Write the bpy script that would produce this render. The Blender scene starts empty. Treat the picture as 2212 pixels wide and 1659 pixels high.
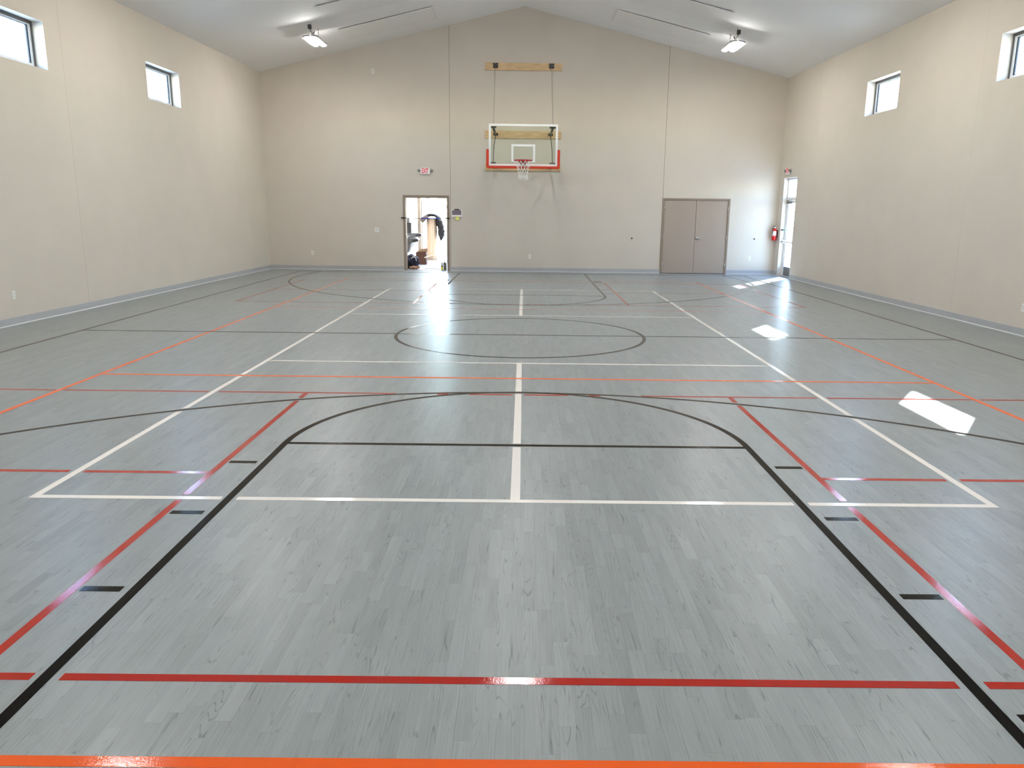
import bpy, bmesh, math, random
from mathutils import Vector, Matrix, Quaternion

random.seed(11)
PI = math.pi
S = bpy.context.scene
COL = S.collection

# ------------------------------------------------------------------ camera
CAM_POS = Vector((0.0354, -11.3043, 1.7920))
CF, CPITCH, CYAW, CROLL = 1679.337, -0.2206, 0.0040, 0.0118
CPX, CPY = 28.23, 0.98


def cam_axes():
    cy, sy, cp, sp, cr, sr = (math.cos(CYAW), math.sin(CYAW), math.cos(CPITCH), math.sin(CPITCH), math.cos(CROLL), math.sin(CROLL))
    fwd = Vector((sy * cp, cy * cp, sp)); right = Vector((cy, -sy, 0)); up = right.cross(fwd)
    return cr * right + sr * up, -sr * right + cr * up, fwd


RX, UX, FX = cam_axes()


def to_pixel(p):
    d = Vector(p) - CAM_POS
    z = d.dot(FX)
    if z < 0.05:
        return None
    return (1106 + CPX + CF * d.dot(RX) / z, 829.5 + CPY - CF * d.dot(UX) / z, z)


cam = bpy.data.cameras.new('camera')
camo = bpy.data.objects.new('camera', cam)
COL.objects.link(camo)
camo.matrix_world = Matrix(((RX.x, UX.x, -FX.x, CAM_POS.x), (RX.y, UX.y, -FX.y, CAM_POS.y), (RX.z, UX.z, -FX.z, CAM_POS.z), (0, 0, 0, 1)))
cam.sensor_fit = 'HORIZONTAL'
cam.sensor_width = 36
cam.lens = CF / 2212 * 36
cam.shift_x = -CPX / 2212
cam.shift_y = CPY / 2212
cam.clip_start = 0.05
cam.clip_end = 300
S.camera = camo

# ------------------------------------------------------------------ light and exposure
SUN_DIR = Vector((-0.91, -1.29, -1.0)).normalized()
LAMP = 92.0          # radiance of the lamp lenses
HALL = 34.0           # panels added to brighten the hall
SUN_W = 46.0
SKY_W = 6.4
EXPOSURE = 0.0

w = bpy.data.worlds.new('world'); S.world = w; w.use_nodes = True
nt = w.node_tree
sky = nt.nodes.new('ShaderNodeTexSky')
sky.sky_type = 'NISHITA'
sky.sun_disc = False
sky.sun_elevation = math.asin(-SUN_DIR.z)
sky.sun_rotation = math.atan2(-SUN_DIR.x, -SUN_DIR.y)
sky.dust_density = 0.15
sky.ozone_density = 1.5
nt.links.new(sky.outputs[0], nt.nodes['Background'].inputs[0])
nt.nodes['Background'].inputs[1].default_value = SKY_W
sun = bpy.data.lights.new('sun', 'SUN'); sun.energy = SUN_W; sun.angle = math.radians(0.53); sun.color = (1, 0.99, 0.97)
suno = bpy.data.objects.new('sun', sun); COL.objects.link(suno)
suno.rotation_euler = SUN_DIR.to_track_quat('-Z', 'Y').to_euler()
suno.location = (30, 40, 30)

S.view_settings.view_transform = 'Standard'
S.view_settings.look = 'None'
S.view_settings.gamma = 1
S.view_settings.use_curve_mapping = False
S.view_settings.exposure = EXPOSURE
S.cycles.use_denoising = True
S.cycles.max_bounces = 10
S.cycles.diffuse_bounces = 6
S.cycles.glossy_bounces = 4
S.cycles.transparent_max_bounces = 12
S.cycles.sample_clamp_indirect = 8
S.cycles.caustics_reflective = False
S.cycles.caustics_refractive = False


# ------------------------------------------------------------------ materials
def lin(c):
    return tuple(((v / 255) / 12.92 if v / 255 <= 0.04045 else ((v / 255 + 0.055) / 1.055) ** 2.4) for v in c[:3]) + (1,)


def node(t, kind, **kw):
    n = t.nodes.new(kind)
    for k, v in kw.items():
        setattr(n, k, v)
    return n


def mat(name, rgb, rough=0.6, metal=0.0, spec=0.5, vary=0.0, vscale=3.0, bump=0.0, bscale=200.0, stretch=(1, 1, 1)):
    m = bpy.data.materials.new(name); m.use_nodes = True
    t = m.node_tree; b = t.nodes['Principled BSDF']
    b.inputs['Base Color'].default_value = lin(rgb)
    b.inputs['Roughness'].default_value = rough
    b.inputs['Metallic'].default_value = metal
    b.inputs['Specular IOR Level'].default_value = spec
    geo = node(t, 'ShaderNodeNewGeometry')
    mp = node(t, 'ShaderNodeMapping'); mp.inputs['Scale'].default_value = stretch
    t.links.new(geo.outputs['Position'], mp.inputs['Vector'])
    if vary:
        n = node(t, 'ShaderNodeTexNoise'); n.inputs['Scale'].default_value = vscale; n.inputs['Detail'].default_value = 4
        t.links.new(mp.outputs[0], n.inputs['Vector'])
        r = node(t, 'ShaderNodeValToRGB')
        c = lin(rgb)
        r.color_ramp.elements[0].position = 0.3; r.color_ramp.elements[1].position = 0.7
        r.color_ramp.elements[0].color = tuple(v * (1 - vary) for v in c[:3]) + (1,)
        r.color_ramp.elements[1].color = tuple(min(1, v * (1 + vary)) for v in c[:3]) + (1,)
        t.links.new(n.outputs[0], r.inputs[0]); t.links.new(r.outputs[0], b.inputs['Base Color'])
    if bump:
        n = node(t, 'ShaderNodeTexNoise'); n.inputs['Scale'].default_value = bscale; n.inputs['Detail'].default_value = 2
        t.links.new(mp.outputs[0], n.inputs['Vector'])
        bp = node(t, 'ShaderNodeBump'); bp.inputs['Strength'].default_value = bump; bp.inputs['Distance'].default_value = 0.002
        t.links.new(n.outputs[0], bp.inputs['Height']); t.links.new(bp.outputs[0], b.inputs['Normal'])
    return m


def emit(name, rgb, strength, base=(230, 230, 230)):
    m = bpy.data.materials.new(name); m.use_nodes = True
    t = m.node_tree; b = t.nodes['Principled BSDF']
    b.inputs['Base Color'].default_value = lin(base)
    b.inputs['Emission Color'].default_value = lin(rgb)
    b.inputs['Emission Strength'].default_value = strength
    return m


def glass(name, tint=(255, 255, 255), refl=1.0):
    m = bpy.data.materials.new(name); m.use_nodes = True
    t = m.node_tree; t.nodes.remove(t.nodes['Principled BSDF'])
    tr = node(t, 'ShaderNodeBsdfTransparent'); tr.inputs[0].default_value = lin(tint)
    gl = node(t, 'ShaderNodeBsdfGlossy'); gl.inputs['Roughness'].default_value = 0.02
    lw = node(t, 'ShaderNodeLayerWeight'); lw.inputs['Blend'].default_value = 0.5
    pw = node(t, 'ShaderNodeMath', operation='POWER'); pw.inputs[1].default_value = 5
    mu = node(t, 'ShaderNodeMath', operation='MULTIPLY_ADD'); mu.inputs[1].default_value = 0.9 * refl; mu.inputs[2].default_value = 0.04 * refl
    mx = node(t, 'ShaderNodeMixShader')
    t.links.new(lw.outputs['Facing'], pw.inputs[0]); t.links.new(pw.outputs[0], mu.inputs[0]); t.links.new(mu.outputs[0], mx.inputs[0])
    t.links.new(tr.outputs[0], mx.inputs[1]); t.links.new(gl.outputs[0], mx.inputs[2])
    t.links.new(mx.outputs[0], t.nodes['Material Output'].inputs[0])
    return m


def plank_material():
    m = bpy.data.materials.new('grey_wood_print'); m.use_nodes = True
    t = m.node_tree; L = t.links.new; b = t.nodes['Principled BSDF']
    geo = node(t, 'ShaderNodeNewGeometry')
    tone = node(t, 'ShaderNodeAttribute', attribute_name='tone')
    offs = node(t, 'ShaderNodeAttribute', attribute_name='shift')
    # shifted coordinates, one cut of wood per plank
    comb = node(t, 'ShaderNodeVectorMath', operation='MULTIPLY_ADD')
    L(offs.outputs['Vector'], comb.inputs[0]); comb.inputs[1].default_value = (40, 40, 40); L(geo.outputs['Position'], comb.inputs[2])

    def mapping(sx, sy, sz):
        mp = node(t, 'ShaderNodeVectorMath', operation='MULTIPLY'); mp.inputs[1].default_value = (sx, sy, sz)
        L(comb.outputs[0], mp.inputs[0]); return mp.outputs[0]

    def noise(vec, scale=1.0, detail=2.0, rough=0.5):
        n = node(t, 'ShaderNodeTexNoise'); n.inputs['Scale'].default_value = scale; n.inputs['Detail'].default_value = detail; n.inputs['Roughness'].default_value = rough
        L(vec, n.inputs['Vector']); return n.outputs[0]

    def mth(op, a, bb=None, clamp=False):
        n = node(t, 'ShaderNodeMath', operation=op, use_clamp=clamp)
        for i, v in enumerate((a, bb)):
            if v is None: continue
            if isinstance(v, (int, float)): n.inputs[i].default_value = v
            else: L(v, n.inputs[i])
        return n.outputs[0]

    def rng(v, a, c, lo, hi):
        n = node(t, 'ShaderNodeMapRange', clamp=True); L(v, n.inputs[0])
        for i, x in enumerate((a, c, lo, hi)): n.inputs[i + 1].default_value = x
        return n.outputs[0]

    base = noise(mapping(13, 0.9, 1), 1.0, 2.0, 0.42)
    # contour lines of the broad grain field (cathedral figure)
    ring = mth('SINE', mth('MULTIPLY', base, 135.0))
    line = rng(ring, 0.72, 1.0, 0.0, 1.0)
    where = rng(noise(mapping(20, 2.6, 1), 1.0, 2.0), 0.47, 0.64, 0.0, 1.0)
    lines = mth('MULTIPLY', line, where)
    streak = rng(noise(mapping(210, 3.2, 1), 1.0, 3.0, 0.62), 0.32, 0.68, -1.0, 1.0)
    cloud = rng(noise(mapping(9, 2.0, 1), 1.0, 3.0, 0.55), 0.3, 0.7, -1.0, 1.0)
    fleck = rng(noise(mapping(120, 16, 1), 1.0, 2.0, 0.5), 0.70, 0.76, 0.0, 1.0)
    tn = rng(tone.outputs['Fac'], 0.0, 1.0, -1.0, 1.0)
    v = mth('ADD', 1.0, mth('MULTIPLY', tn, 0.07))
    v = mth('ADD', v, mth('MULTIPLY', streak, 0.075))
    v = mth('ADD', v, mth('MULTIPLY', cloud, 0.05))
    v = mth('SUBTRACT', v, mth('MULTIPLY', lines, 0.36))
    v = mth('SUBTRACT', v, mth('MULTIPLY', fleck, 0.18))
    mix = node(t, 'ShaderNodeMix', data_type='RGBA')
    mix.inputs['A'].default_value = lin(FLOOR_A); mix.inputs['B'].default_value = lin(FLOOR_B)
    L(noise(mapping(5, 1.2, 1), 1.0, 2.0), mix.inputs['Factor'])
    sc = node(t, 'ShaderNodeVectorMath', operation='SCALE'); L(mix.outputs['Result'], sc.inputs[0]); L(v, sc.inputs['Scale'])
    L(sc.outputs[0], b.inputs['Base Color'])
    b.inputs['Roughness'].default_value = 0.33
    b.inputs['Specular IOR Level'].default_value = 0.30
    bp = node(t, 'ShaderNodeBump'); bp.inputs['Strength'].default_value = 0.16; bp.inputs['Distance'].default_value = 0.0012
    emb = noise(mapping(30, 70, 1), 1.0, 2.0)
    L(emb, bp.inputs['Height']); L(bp.outputs[0], b.inputs['Normal'])
    return m


FLOOR_A = (131, 139, 138)
FLOOR_B = (144, 149, 148)
M = {}
M['plank'] = plank_material()
M['slab'] = mat('grey_underlay', (105, 108, 106), 0.7)
M['wall'] = mat('beige_wall_paint', (207, 198, 185), 0.75, spec=0.3, vary=0.02, vscale=1.5, bump=0.12, bscale=220)
M['joint'] = mat('joint_dark_tan', (140, 126, 108), 0.8)  # dark tan of the wall joints and back wall backing
M['joint_pale'] = mat('joint_pale_tan', (172, 160, 144), 0.8)
M['ceiling'] = mat('white_ceiling_paint', (238, 237, 234), 0.8, spec=0.25, bump=0.08, bscale=160)
M['panel'] = mat('white_ceiling_panel', (234, 232, 228), 0.7, spec=0.3)
M['hall'] = mat('hall_wall_paint', (232, 226, 214), 0.75, vary=0.015)
M['hall_floor'] = mat('hall_floor_concrete', (186, 190, 198), 0.35, vary=0.06, vscale=4)
M['ground'] = mat('outside_concrete', (200, 198, 192), 0.8, vary=0.06, vscale=2)
M['base'] = mat('grey_vinyl_base', (172, 173, 174), 0.4, vary=0.03, vscale=6)
M['shoe'] = mat('pale_base_bead', (226, 226, 224), 0.4)


def paint(name, rgb, spec=0.40):
    return mat(name, rgb, 0.05, spec=spec, bump=0.12, bscale=190)


M['black_line'] = paint('black_court_paint', (6, 6, 6), 0.11)
M['red_line'] = paint('red_court_paint', (164, 26, 14))
M['orange_line'] = paint('orange_court_paint', (228, 92, 26))
M['white_line'] = paint('white_court_paint', (238, 234, 226))
M['frame'] = mat('taupe_door_frame', (142, 127, 112), 0.45, vary=0.02)
M['leaf'] = mat('taupe_door_paint', (166, 151, 138), 0.5, vary=0.02, vscale=2, bump=0.05, bscale=150)
M['steel'] = mat('satin_steel', (190, 188, 184), 0.3, metal=1.0, vary=0.04, vscale=20)
M['alu'] = mat('white_aluminium', (226, 227, 228), 0.35, vary=0.01)
M['bronze'] = mat('grey_window_metal', (92, 90, 92), 0.4, vary=0.03)
M['gasket'] = mat('dark_gasket', (34, 38, 50), 0.6, vary=0.05, vscale=30)
M['white'] = mat('white_plastic', (232, 230, 224), 0.4, vary=0.01, vscale=40)
M['offwhite'] = mat('offwhite_plastic', (208, 206, 200), 0.4, vary=0.01, vscale=40)
M['black'] = mat('black_steel', (20, 19, 20), 0.45, vary=0.08, vscale=30)
M['bracket_grey'] = mat('dark_grey_steel', (92, 90, 82), 0.45, vary=0.05, vscale=20)
M['chain'] = mat('zinc_chain', (176, 173, 165), 0.4, metal=0.4, vary=0.05, vscale=60)
M['wood'] = mat('pine_beam', (208, 176, 130), 0.55, vary=0.20, vscale=7, stretch=(0.6, 1, 5), bump=0.1, bscale=60)
M['pad'] = mat('red_foam_padding', (198, 56, 28), 0.7, vary=0.03)
M['rim'] = mat('red_rim_steel', (176, 24, 28), 0.35, vary=0.04)
M['net'] = mat('white_net_cord', (240, 238, 232), 0.8, vary=0.04, vscale=60)
M['board_white'] = mat('white_board_frame', (232, 232, 230), 0.35, vary=0.01)
M['board_glass'] = glass('board_glass', (251, 254, 250), 0.8)
M['pane'] = glass('window_glass', (244, 248, 250), 1.0)
M['door_pane'] = glass('tinted_door_glass', (226, 231, 236), 1.0)
M['lens'] = emit('lit_lamp_lens', (253, 251, 250), LAMP)
M['hall_fill'] = emit('hall_fill_panel', (236, 243, 255), HALL)
M['sign_red'] = emit('red_sign_letters', (214, 16, 40), 0.40, (190, 16, 34))
M['sign_face'] = emit('glowing_sign_face', (255, 232, 226), 0.08)
M['screen'] = mat('grey_screen', (122, 112, 120), 0.25, vary=0.03, vscale=30)
M['note'] = mat('yellow_paper', (222, 222, 120), 0.8, vary=0.03, vscale=40)
M['ext_red'] = mat('red_cylinder_paint', (196, 24, 30), 0.25, vary=0.03)
M['label'] = mat('white_label', (236, 234, 230), 0.5, vary=0.02, vscale=60)
M['ink'] = mat('dark_ink', (60, 58, 62), 0.6)
M['hose'] = mat('black_rubber', (18, 18, 20), 0.6, vary=0.05, vscale=40)
M['strap'] = mat('black_strap', (26, 24, 28), 0.7, vary=0.05, vscale=40)
M['strap_blue'] = mat('blue_strap', (44, 60, 190), 0.6, vary=0.05, vscale=40)
M['strap_teal'] = mat('teal_strap', (150, 222, 214), 0.6, vary=0.05, vscale=40)
M['fountain'] = mat('grey_fountain_steel', (118, 118, 120), 0.4, metal=0.3, vary=0.04)
M['fountain_dark'] = mat('charcoal_fountain', (62, 62, 66), 0.4, vary=0.04)
M['roll'] = mat('beige_roll', (178, 154, 130), 0.75, vary=0.05, vscale=4, stretch=(4, 4, 0.4))
M['jacket'] = mat('black_jacket_cloth', (24, 23, 24), 0.85, vary=0.25, vscale=9, bump=0.4, bscale=50)
M['jacket_grey'] = mat('brown_grey_lining', (84, 70, 64), 0.85, vary=0.12, vscale=12)
M['card'] = mat('brown_cardboard', (84, 54, 40), 0.8, vary=0.06, vscale=6)
M['card_light'] = mat('pale_cardboard', (176, 140, 110), 0.8, vary=0.06, vscale=6)
M['bag'] = mat('navy_bag_cloth', (16, 18, 46), 0.8, vary=0.2, vscale=14)
M['kraft'] = mat('kraft_paper', (150, 112, 88), 0.85, vary=0.1, vscale=14)
M['yellow'] = mat('yellow_can_paint', (222, 212, 40), 0.4, vary=0.02)
M['can_grey'] = mat('grey_can_metal', (128, 126, 120), 0.4, metal=0.4, vary=0.04)
M['lath'] = mat('pale_lath', (226, 206, 176), 0.7, vary=0.06, vscale=10)


# ------------------------------------------------------------------ mesh builder
ORIGIN = {}


class MB:
    def __init__(self):
        self.v = []; self.f = []; self.smooth = set()

    def box(self, x0, x1, y0, y1, z0, z1):
        self.prism8([(x0, y0, z0), (x1, y0, z0), (x1, y1, z0), (x0, y1, z0), (x0, y0, z1), (x1, y0, z1), (x1, y1, z1), (x0, y1, z1)])
        return self

    def prism8(self, p):
        n = len(self.v); self.v += [tuple(q) for q in p]
        for q in ((3, 2, 1, 0), (4, 5, 6, 7), (0, 1, 5, 4), (1, 2, 6, 5), (2, 3, 7, 6), (3, 0, 4, 7)):
            self.f.append(tuple(n + i for i in q))
        return self

    def rbox(self, x0, x1, y0, y1, z0, z1, r=0.004):
        """box with bevelled edges"""
        bm = bmesh.new()
        bmesh.ops.create_cube(bm, size=1)
        for v in bm.verts:
            v.co = Vector(((x0 + x1) / 2 + v.co.x * (x1 - x0), (y0 + y1) / 2 + v.co.y * (y1 - y0), (z0 + z1) / 2 + v.co.z * (z1 - z0)))
        bmesh.ops.bevel(bm, geom=bm.edges[:], offset=r, segments=2, affect='EDGES', profile=0.6)
        self.from_bm(bm); bm.free(); return self

    def from_bm(self, bm, smooth=False):
        n = len(self.v); bm.verts.index_update()
        self.v += [tuple(v.co) for v in bm.verts]
        for f in bm.faces:
            if smooth: self.smooth.add(len(self.f))
            self.f.append(tuple(n + v.index for v in f.verts))

    def extrude(self, pts, axis, a, b):
        """polygon pts in the plane normal to axis, extruded from a to b"""
        n = len(pts); k = len(self.v)

        def mk(p, q):
            if axis == 'x': return (q, p[0], p[1])
            if axis == 'y': return (p[0], q, p[1])
            return (p[0], p[1], q)
        self.v += [mk(p, a) for p in pts] + [mk(p, b) for p in pts]
        self.f.append(tuple(k + i for i in range(n))); self.f.append(tuple(k + n + i for i in reversed(range(n))))
        for i in range(n):
            j = (i + 1) % n
            self.f.append((k + i, k + n + i, k + n + j, k + j))
        return self

    def tube(self, pts, r, n=8, cap=True, closed=False):
        pts = [Vector(p) for p in pts]
        rs = r if isinstance(r, (list, tuple)) else [r] * len(pts)
        k = len(self.v); m = len(pts); up = None
        for i, p in enumerate(pts):
            if closed: d = pts[(i + 1) % m] - pts[i - 1]
            else: d = pts[min(i + 1, m - 1)] - pts[max(i - 1, 0)]
            d.normalize()
            if up is None:
                up = Vector((0, 0, 1)) if abs(d.z) < 0.9 else Vector((1, 0, 0))
            side = d.cross(up).normalized(); up = side.cross(d).normalized()
            for j in range(n):
                a = 2 * PI * j / n
                self.v.append(tuple(p + (side * math.cos(a) + up * math.sin(a)) * rs[i]))
        for i in range(m if closed else m - 1):
            for j in range(n):
                a, b2 = k + i * n + j, k + i * n + (j + 1) % n
                c, d2 = k + ((i + 1) % m) * n + (j + 1) % n, k + ((i + 1) % m) * n + j
                self.smooth.add(len(self.f)); self.f.append((a, b2, c, d2))
        if cap and not closed:
            self.f.append(tuple(k + j for j in reversed(range(n)))); self.f.append(tuple(k + (m - 1) * n + j for j in range(n)))
        return self

    def lathe(self, prof, c, n=20, axis='z'):
        """prof: (radius, height) list"""
        k = len(self.v); m = len(prof)
        for r, h in prof:
            for j in range(n):
                a = 2 * PI * j / n; x, y = r * math.cos(a), r * math.sin(a)
                p = (x, y, h) if axis == 'z' else ((x, h, y) if axis == 'y' else (h, x, y))
                self.v.append((c[0] + p[0], c[1] + p[1], c[2] + p[2]))
        for i in range(m - 1):
            for j in range(n):
                self.smooth.add(len(self.f))
                self.f.append((k + i * n + j, k + i * n + (j + 1) % n, k + (i + 1) * n + (j + 1) % n, k + (i + 1) * n + j))
        self.f.append(tuple(k + j for j in reversed(range(n)))); self.f.append(tuple(k + (m - 1) * n + j for j in range(n)))
        return self

    def build(self, name, material, parent=None, origin=None, **props):
        o0 = Vector(origin) if origin is not None else Vector((0, 0, 0))
        base = ORIGIN.get(parent.name, Vector((0, 0, 0))) if parent else Vector((0, 0, 0))
        if parent and origin is None: o0 = base
        me = bpy.data.meshes.new(name)
        me.from_pydata([(x - o0.x, y - o0.y, z - o0.z) for x, y, z in self.v], [], self.f)
        for i in self.smooth: me.polygons[i].use_smooth = True
        bm = bmesh.new(); bm.from_mesh(me); bmesh.ops.recalc_face_normals(bm, faces=bm.faces[:]); bm.to_mesh(me); bm.free()
        me.materials.append(material if not isinstance(material, str) else M[material])
        o = bpy.data.objects.new(name, me); COL.objects.link(o)
        if parent: o.parent = parent
        o.location = o0 - base
        ORIGIN[o.name] = o0
        for a, b2 in props.items(): o[a] = b2
        return o


def thing(name, label, cat, loc, group=None):
    o = bpy.data.objects.new(name, None); COL.objects.link(o)
    o.location = loc; o.empty_display_size = 0.1
    o['label'] = label; o['category'] = cat
    if group: o['group'] = group
    ORIGIN[o.name] = Vector(loc)
    return o


def struct(name, loc=(0, 0, 0)):
    o = bpy.data.objects.new(name, None); COL.objects.link(o)
    o.location = loc; o['kind'] = 'structure'; o.empty_display_size = 0.1
    ORIGIN[o.name] = Vector(loc)
    return o


def tag(o, label, cat, group=None):
    o['label'] = label; o['category'] = cat
    if group: o['group'] = group
    return o


def text_mesh(body, size, sx=1.0, depth=0.002):
    cu = bpy.data.curves.new('lettering', 'FONT'); cu.body = body; cu.size = size
    cu.align_x = 'CENTER'; cu.align_y = 'CENTER'; cu.extrude = depth; cu.offset = size * 0.02
    ob = bpy.data.objects.new('lettering', cu); COL.objects.link(ob)
    bpy.context.view_layer.update()
    me = bpy.data.meshes.new_from_object(ob.evaluated_get(bpy.context.evaluated_depsgraph_get()))
    COL.objects.unlink(ob); bpy.data.objects.remove(ob)
    for v in me.vertices: v.co.x *= sx
    return me


# ------------------------------------------------------------------ room shell
YW = 12.05            # back wall face
YF = -12.3            # wall behind the camera
XC, SP = 7.48, 0.016  # side walls spread slightly
EAVE, RIDGE = 5.52, 7.31
SLOPE = (RIDGE - EAVE) / XC
WT = 0.26


def sx(s, y, n=0.0):
    return s * (XC + SP * (YW - y) - n)


def ceil_z(x):
    return RIDGE - SLOPE * abs(x)


def cells(breaks, holes, top, bottom=0.0):
    """solid cells (a0,a1,z0,z1or None) of a wall with rectangular holes"""
    out = []
    bs = sorted(set(breaks + [h[0] for h in holes] + [h[1] for h in holes]))
    for a0, a1 in zip(bs[:-1], bs[1:]):
        hs = sorted([h for h in holes if h[0] <= a0 + 1e-6 and h[1] >= a1 - 1e-6], key=lambda h: h[2])
        z = bottom
        for h in hs:
            if h[2] > z + 1e-6: out.append((a0, a1, z, h[2]))
            z = h[3]
        out.append((a0, a1, z, None))
    return out


def wall_back():
    root = struct('wall_back', (0, YW, 0))
    holes = [(-3.455, -2.195, 0, 2.155), (4.14, 6.04, 0, 2.155)]
    edges = [-7.8, -2.118, 4.09, 7.8]
    T = 0.02
    # masonry behind
    mb = MB()
    for a0, a1, z0, z1 in cells([-7.9, 0, 7.9], holes, None):
        t0 = ceil_z(a0) + 0.35 if z1 is None else z1; t1 = ceil_z(a1) + 0.35 if z1 is None else z1
        mb.prism8([(a0, YW + T, z0), (a1, YW + T, z0), (a1, YW + 0.2, z0), (a0, YW + 0.2, z0), (a0, YW + T, t0), (a1, YW + T, t1), (a1, YW + 0.2, t1), (a0, YW + 0.2, t0)])
    mb.build('backing', M['joint'], root)
    g = 0.006
    for j in edges[1:-1]:
        MB().box(j - g, j + g, YW + 0.004, YW + T, 2.17 if j > 0 else 0, ceil_z(j) + 0.2).build('control_joint', M['joint'], root)
    for e0, e1 in zip(edges[:-1], edges[1:]):
        mb = MB()
        b0, b1 = e0 + g, e1 - g
        hs = [(max(h[0], b0), min(h[1], b1), h[2], h[3]) for h in holes if h[1] > b0 and h[0] < b1]
        br = [b0, b1] + ([0.0] if b0 < 0 < b1 else [])
        for a0, a1, z0, z1 in cells(br, hs, None):
            t0 = ceil_z(a0) + 0.3 if z1 is None else z1; t1 = ceil_z(a1) + 0.3 if z1 is None else z1
            mb.prism8([(a0, YW, z0), (a1, YW, z0), (a1, YW + T, z0), (a0, YW + T, z0), (a0, YW, t0), (a1, YW, t1), (a1, YW + T, t1), (a0, YW + T, t0)])
        mb.build('wall_panel', M['wall'], root)


WIN_Y = [(5.33, 6.81), (0.53, 2.01), (-4.27, -2.79), (-9.07, -7.59)]
WZ0, WZ1 = 3.90, 4.625
DOOR3 = (10.66, 11.685, 0.0, 2.765)


def wall_side(name, s, joints, door):
    root = struct(name, (sx(s, 0), 0, 0))
    holes = [(a, b, WZ0, WZ1) for a, b in WIN_Y] + ([DOOR3] if door else [])
    T = 0.02

    def slab(mb, a0, a1, z0, z1, n0, n1):
        mb.prism8([(sx(s, a0, n0), a0, z0), (sx(s, a1, n0), a1, z0), (sx(s, a1, n1), a1, z0), (sx(s, a0, n1), a0, z0),
                   (sx(s, a0, n0), a0, z1), (sx(s, a1, n0), a1, z1), (sx(s, a1, n1), a1, z1), (sx(s, a0, n1), a0, z1)])
    mb = MB()
    for a0, a1, z0, z1 in cells([YF - 0.3, YW + 0.25], holes, None):
        slab(mb, a0, a1, z0, 5.75 if z1 is None else z1, -T, -WT)
    mb.build('backing', M['wall'], root)
    g = 0.002
    ed = [YF - 0.1] + joints + [YW + 0.02]
    for e0, e1 in zip(ed[:-1], ed[1:]):
        mb = MB(); b0, b1 = e0 + g, e1 - g
        hs = [(max(h[0], b0), min(h[1], b1), h[2], h[3]) for h in holes if h[1] > b0 and h[0] < b1]
        for a0, a1, z0, z1 in cells([b0, b1], hs, None):
            slab(mb, a0, a1, z0, 5.70 if z1 is None else z1, 0, -T)
        mb.build('wall_panel', M['wall'], root)
    for j in joints:
        mb = MB(); mb.box(min(sx(s, j, -0.0012), sx(s, j, -0.02)), max(sx(s, j, -0.0012), sx(s, j, -0.02)), j - g, j + g, 0, 5.7)
        mb.build('control_joint', M['joint'] if s < 0 else M['joint_pale'], root)


wall_back()
wall_side('wall_left', -1, [-7.15, -2.35, 2.45], False)
wall_side('wall_right', 1, [-7.15, -2.35, 2.45, 9.50], True)
mb = MB()
for a0, a1 in ((-8.2, 0), (0, 8.2)):
    mb.prism8([(a0, YF - 0.2, 0), (a1, YF - 0.2, 0), (a1, YF, 0), (a0, YF, 0), (a0, YF - 0.2, ceil_z(a0) + 0.4), (a1, YF - 0.2, ceil_z(a1) + 0.4), (a1, YF, ceil_z(a1) + 0.4), (a0, YF, ceil_z(a0) + 0.4)])
mb.build('wall_front', M['wall'], None, origin=(0, YF, 0), kind='structure')

mb = MB()
for s in (-1, 1):
    e = 8.15
    mb.prism8([(0, YF - 0.2, RIDGE), (s * e, YF - 0.2, ceil_z(e)), (s * e, YW + 0.21, ceil_z(e)), (0, YW + 0.21, RIDGE),
               (0, YF - 0.2, RIDGE + 0.25), (s * e, YF - 0.2, ceil_z(e) + 0.25), (s * e, YW + 0.21, ceil_z(e) + 0.25), (0, YW + 0.21, RIDGE + 0.25)])
mb.build('ceiling', M['ceiling'], None, origin=(0, 0, RIDGE), kind='structure')

# baseboards: grey cove base with a pale bead at the floor
def baseboard(name, runs, mapper):
    """runs: (a0,a1) along the wall; mapper(a, n) -> (x, y)"""
    root = struct(name, (*mapper(runs[0][0], 0.0), 0))
    H = 0.118
    for a0, a1 in runs:
        mb = MB(); bd = MB()
        prof = [(0.0005, 0.012), (0.008, 0.012), (0.006, H - 0.004), (0.0005, H)]
        for M_, pr in ((mb, prof), (bd, [(0.0005, 0.0008), (0.014, 0.0008), (0.011, 0.014), (0.0005, 0.014)])):
            k = len(M_.v)
            for a in (a0, a1):
                for n_, z in pr: M_.v.append((*mapper(a, n_), z))
            q = len(pr)
            for i in range(q):
                j = (i + 1) % q
                M_.f.append((k + i, k + j, k + q + j, k + q + i))
            M_.f.append(tuple(k + i for i in range(q))); M_.f.append(tuple(k + q + i for i in reversed(range(q))))
        mb.build('base_strip', M['base'], root)
        bd.build('floor_bead', M['shoe'], root)


baseboard('baseboard_back', [(-7.47, -3.505), (-2.150, 4.105), (6.075, 7.47)], lambda a, n: (a, YW - n))
baseboard('baseboard_left', [(YF, YW - 0.012)], lambda a, n: (sx(-1, a, n), a))
baseboard('baseboard_right', [(YF, 10.655), (11.69, YW - 0.012)], lambda a, n: (sx(1, a, n), a))


# ------------------------------------------------------------------ floor: planks and court lines
floor_root = struct('floor', (0, 0, 0))
MB().box(-8.1, 8.1, YF - 0.1, YW + 0.2, -0.12, -0.0035).build('floor_slab', M['slab'], floor_root)

PW = 0.0615
GAP = 0.00018
planks = []
ncol = int(16.0 / PW)
for c in range(ncol):
    x0 = -8.0 + c * PW
    y = YF - random.uniform(0, 0.6)
    while y < YW + 0.05:
        ln = random.choice((0.22, 0.3, 0.36, 0.45, 0.5, 0.55, 0.62)) + random.uniform(-0.03, 0.03)
        y1 = min(y + ln, YW + 0.05)
        xe = XC + SP * (YW - (y + y1) / 2) + 0.02
        if x0 + PW > -xe and x0 < xe:
            planks.append((x0, max(y, YF), x0 + PW, y1))
        y += ln


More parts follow.
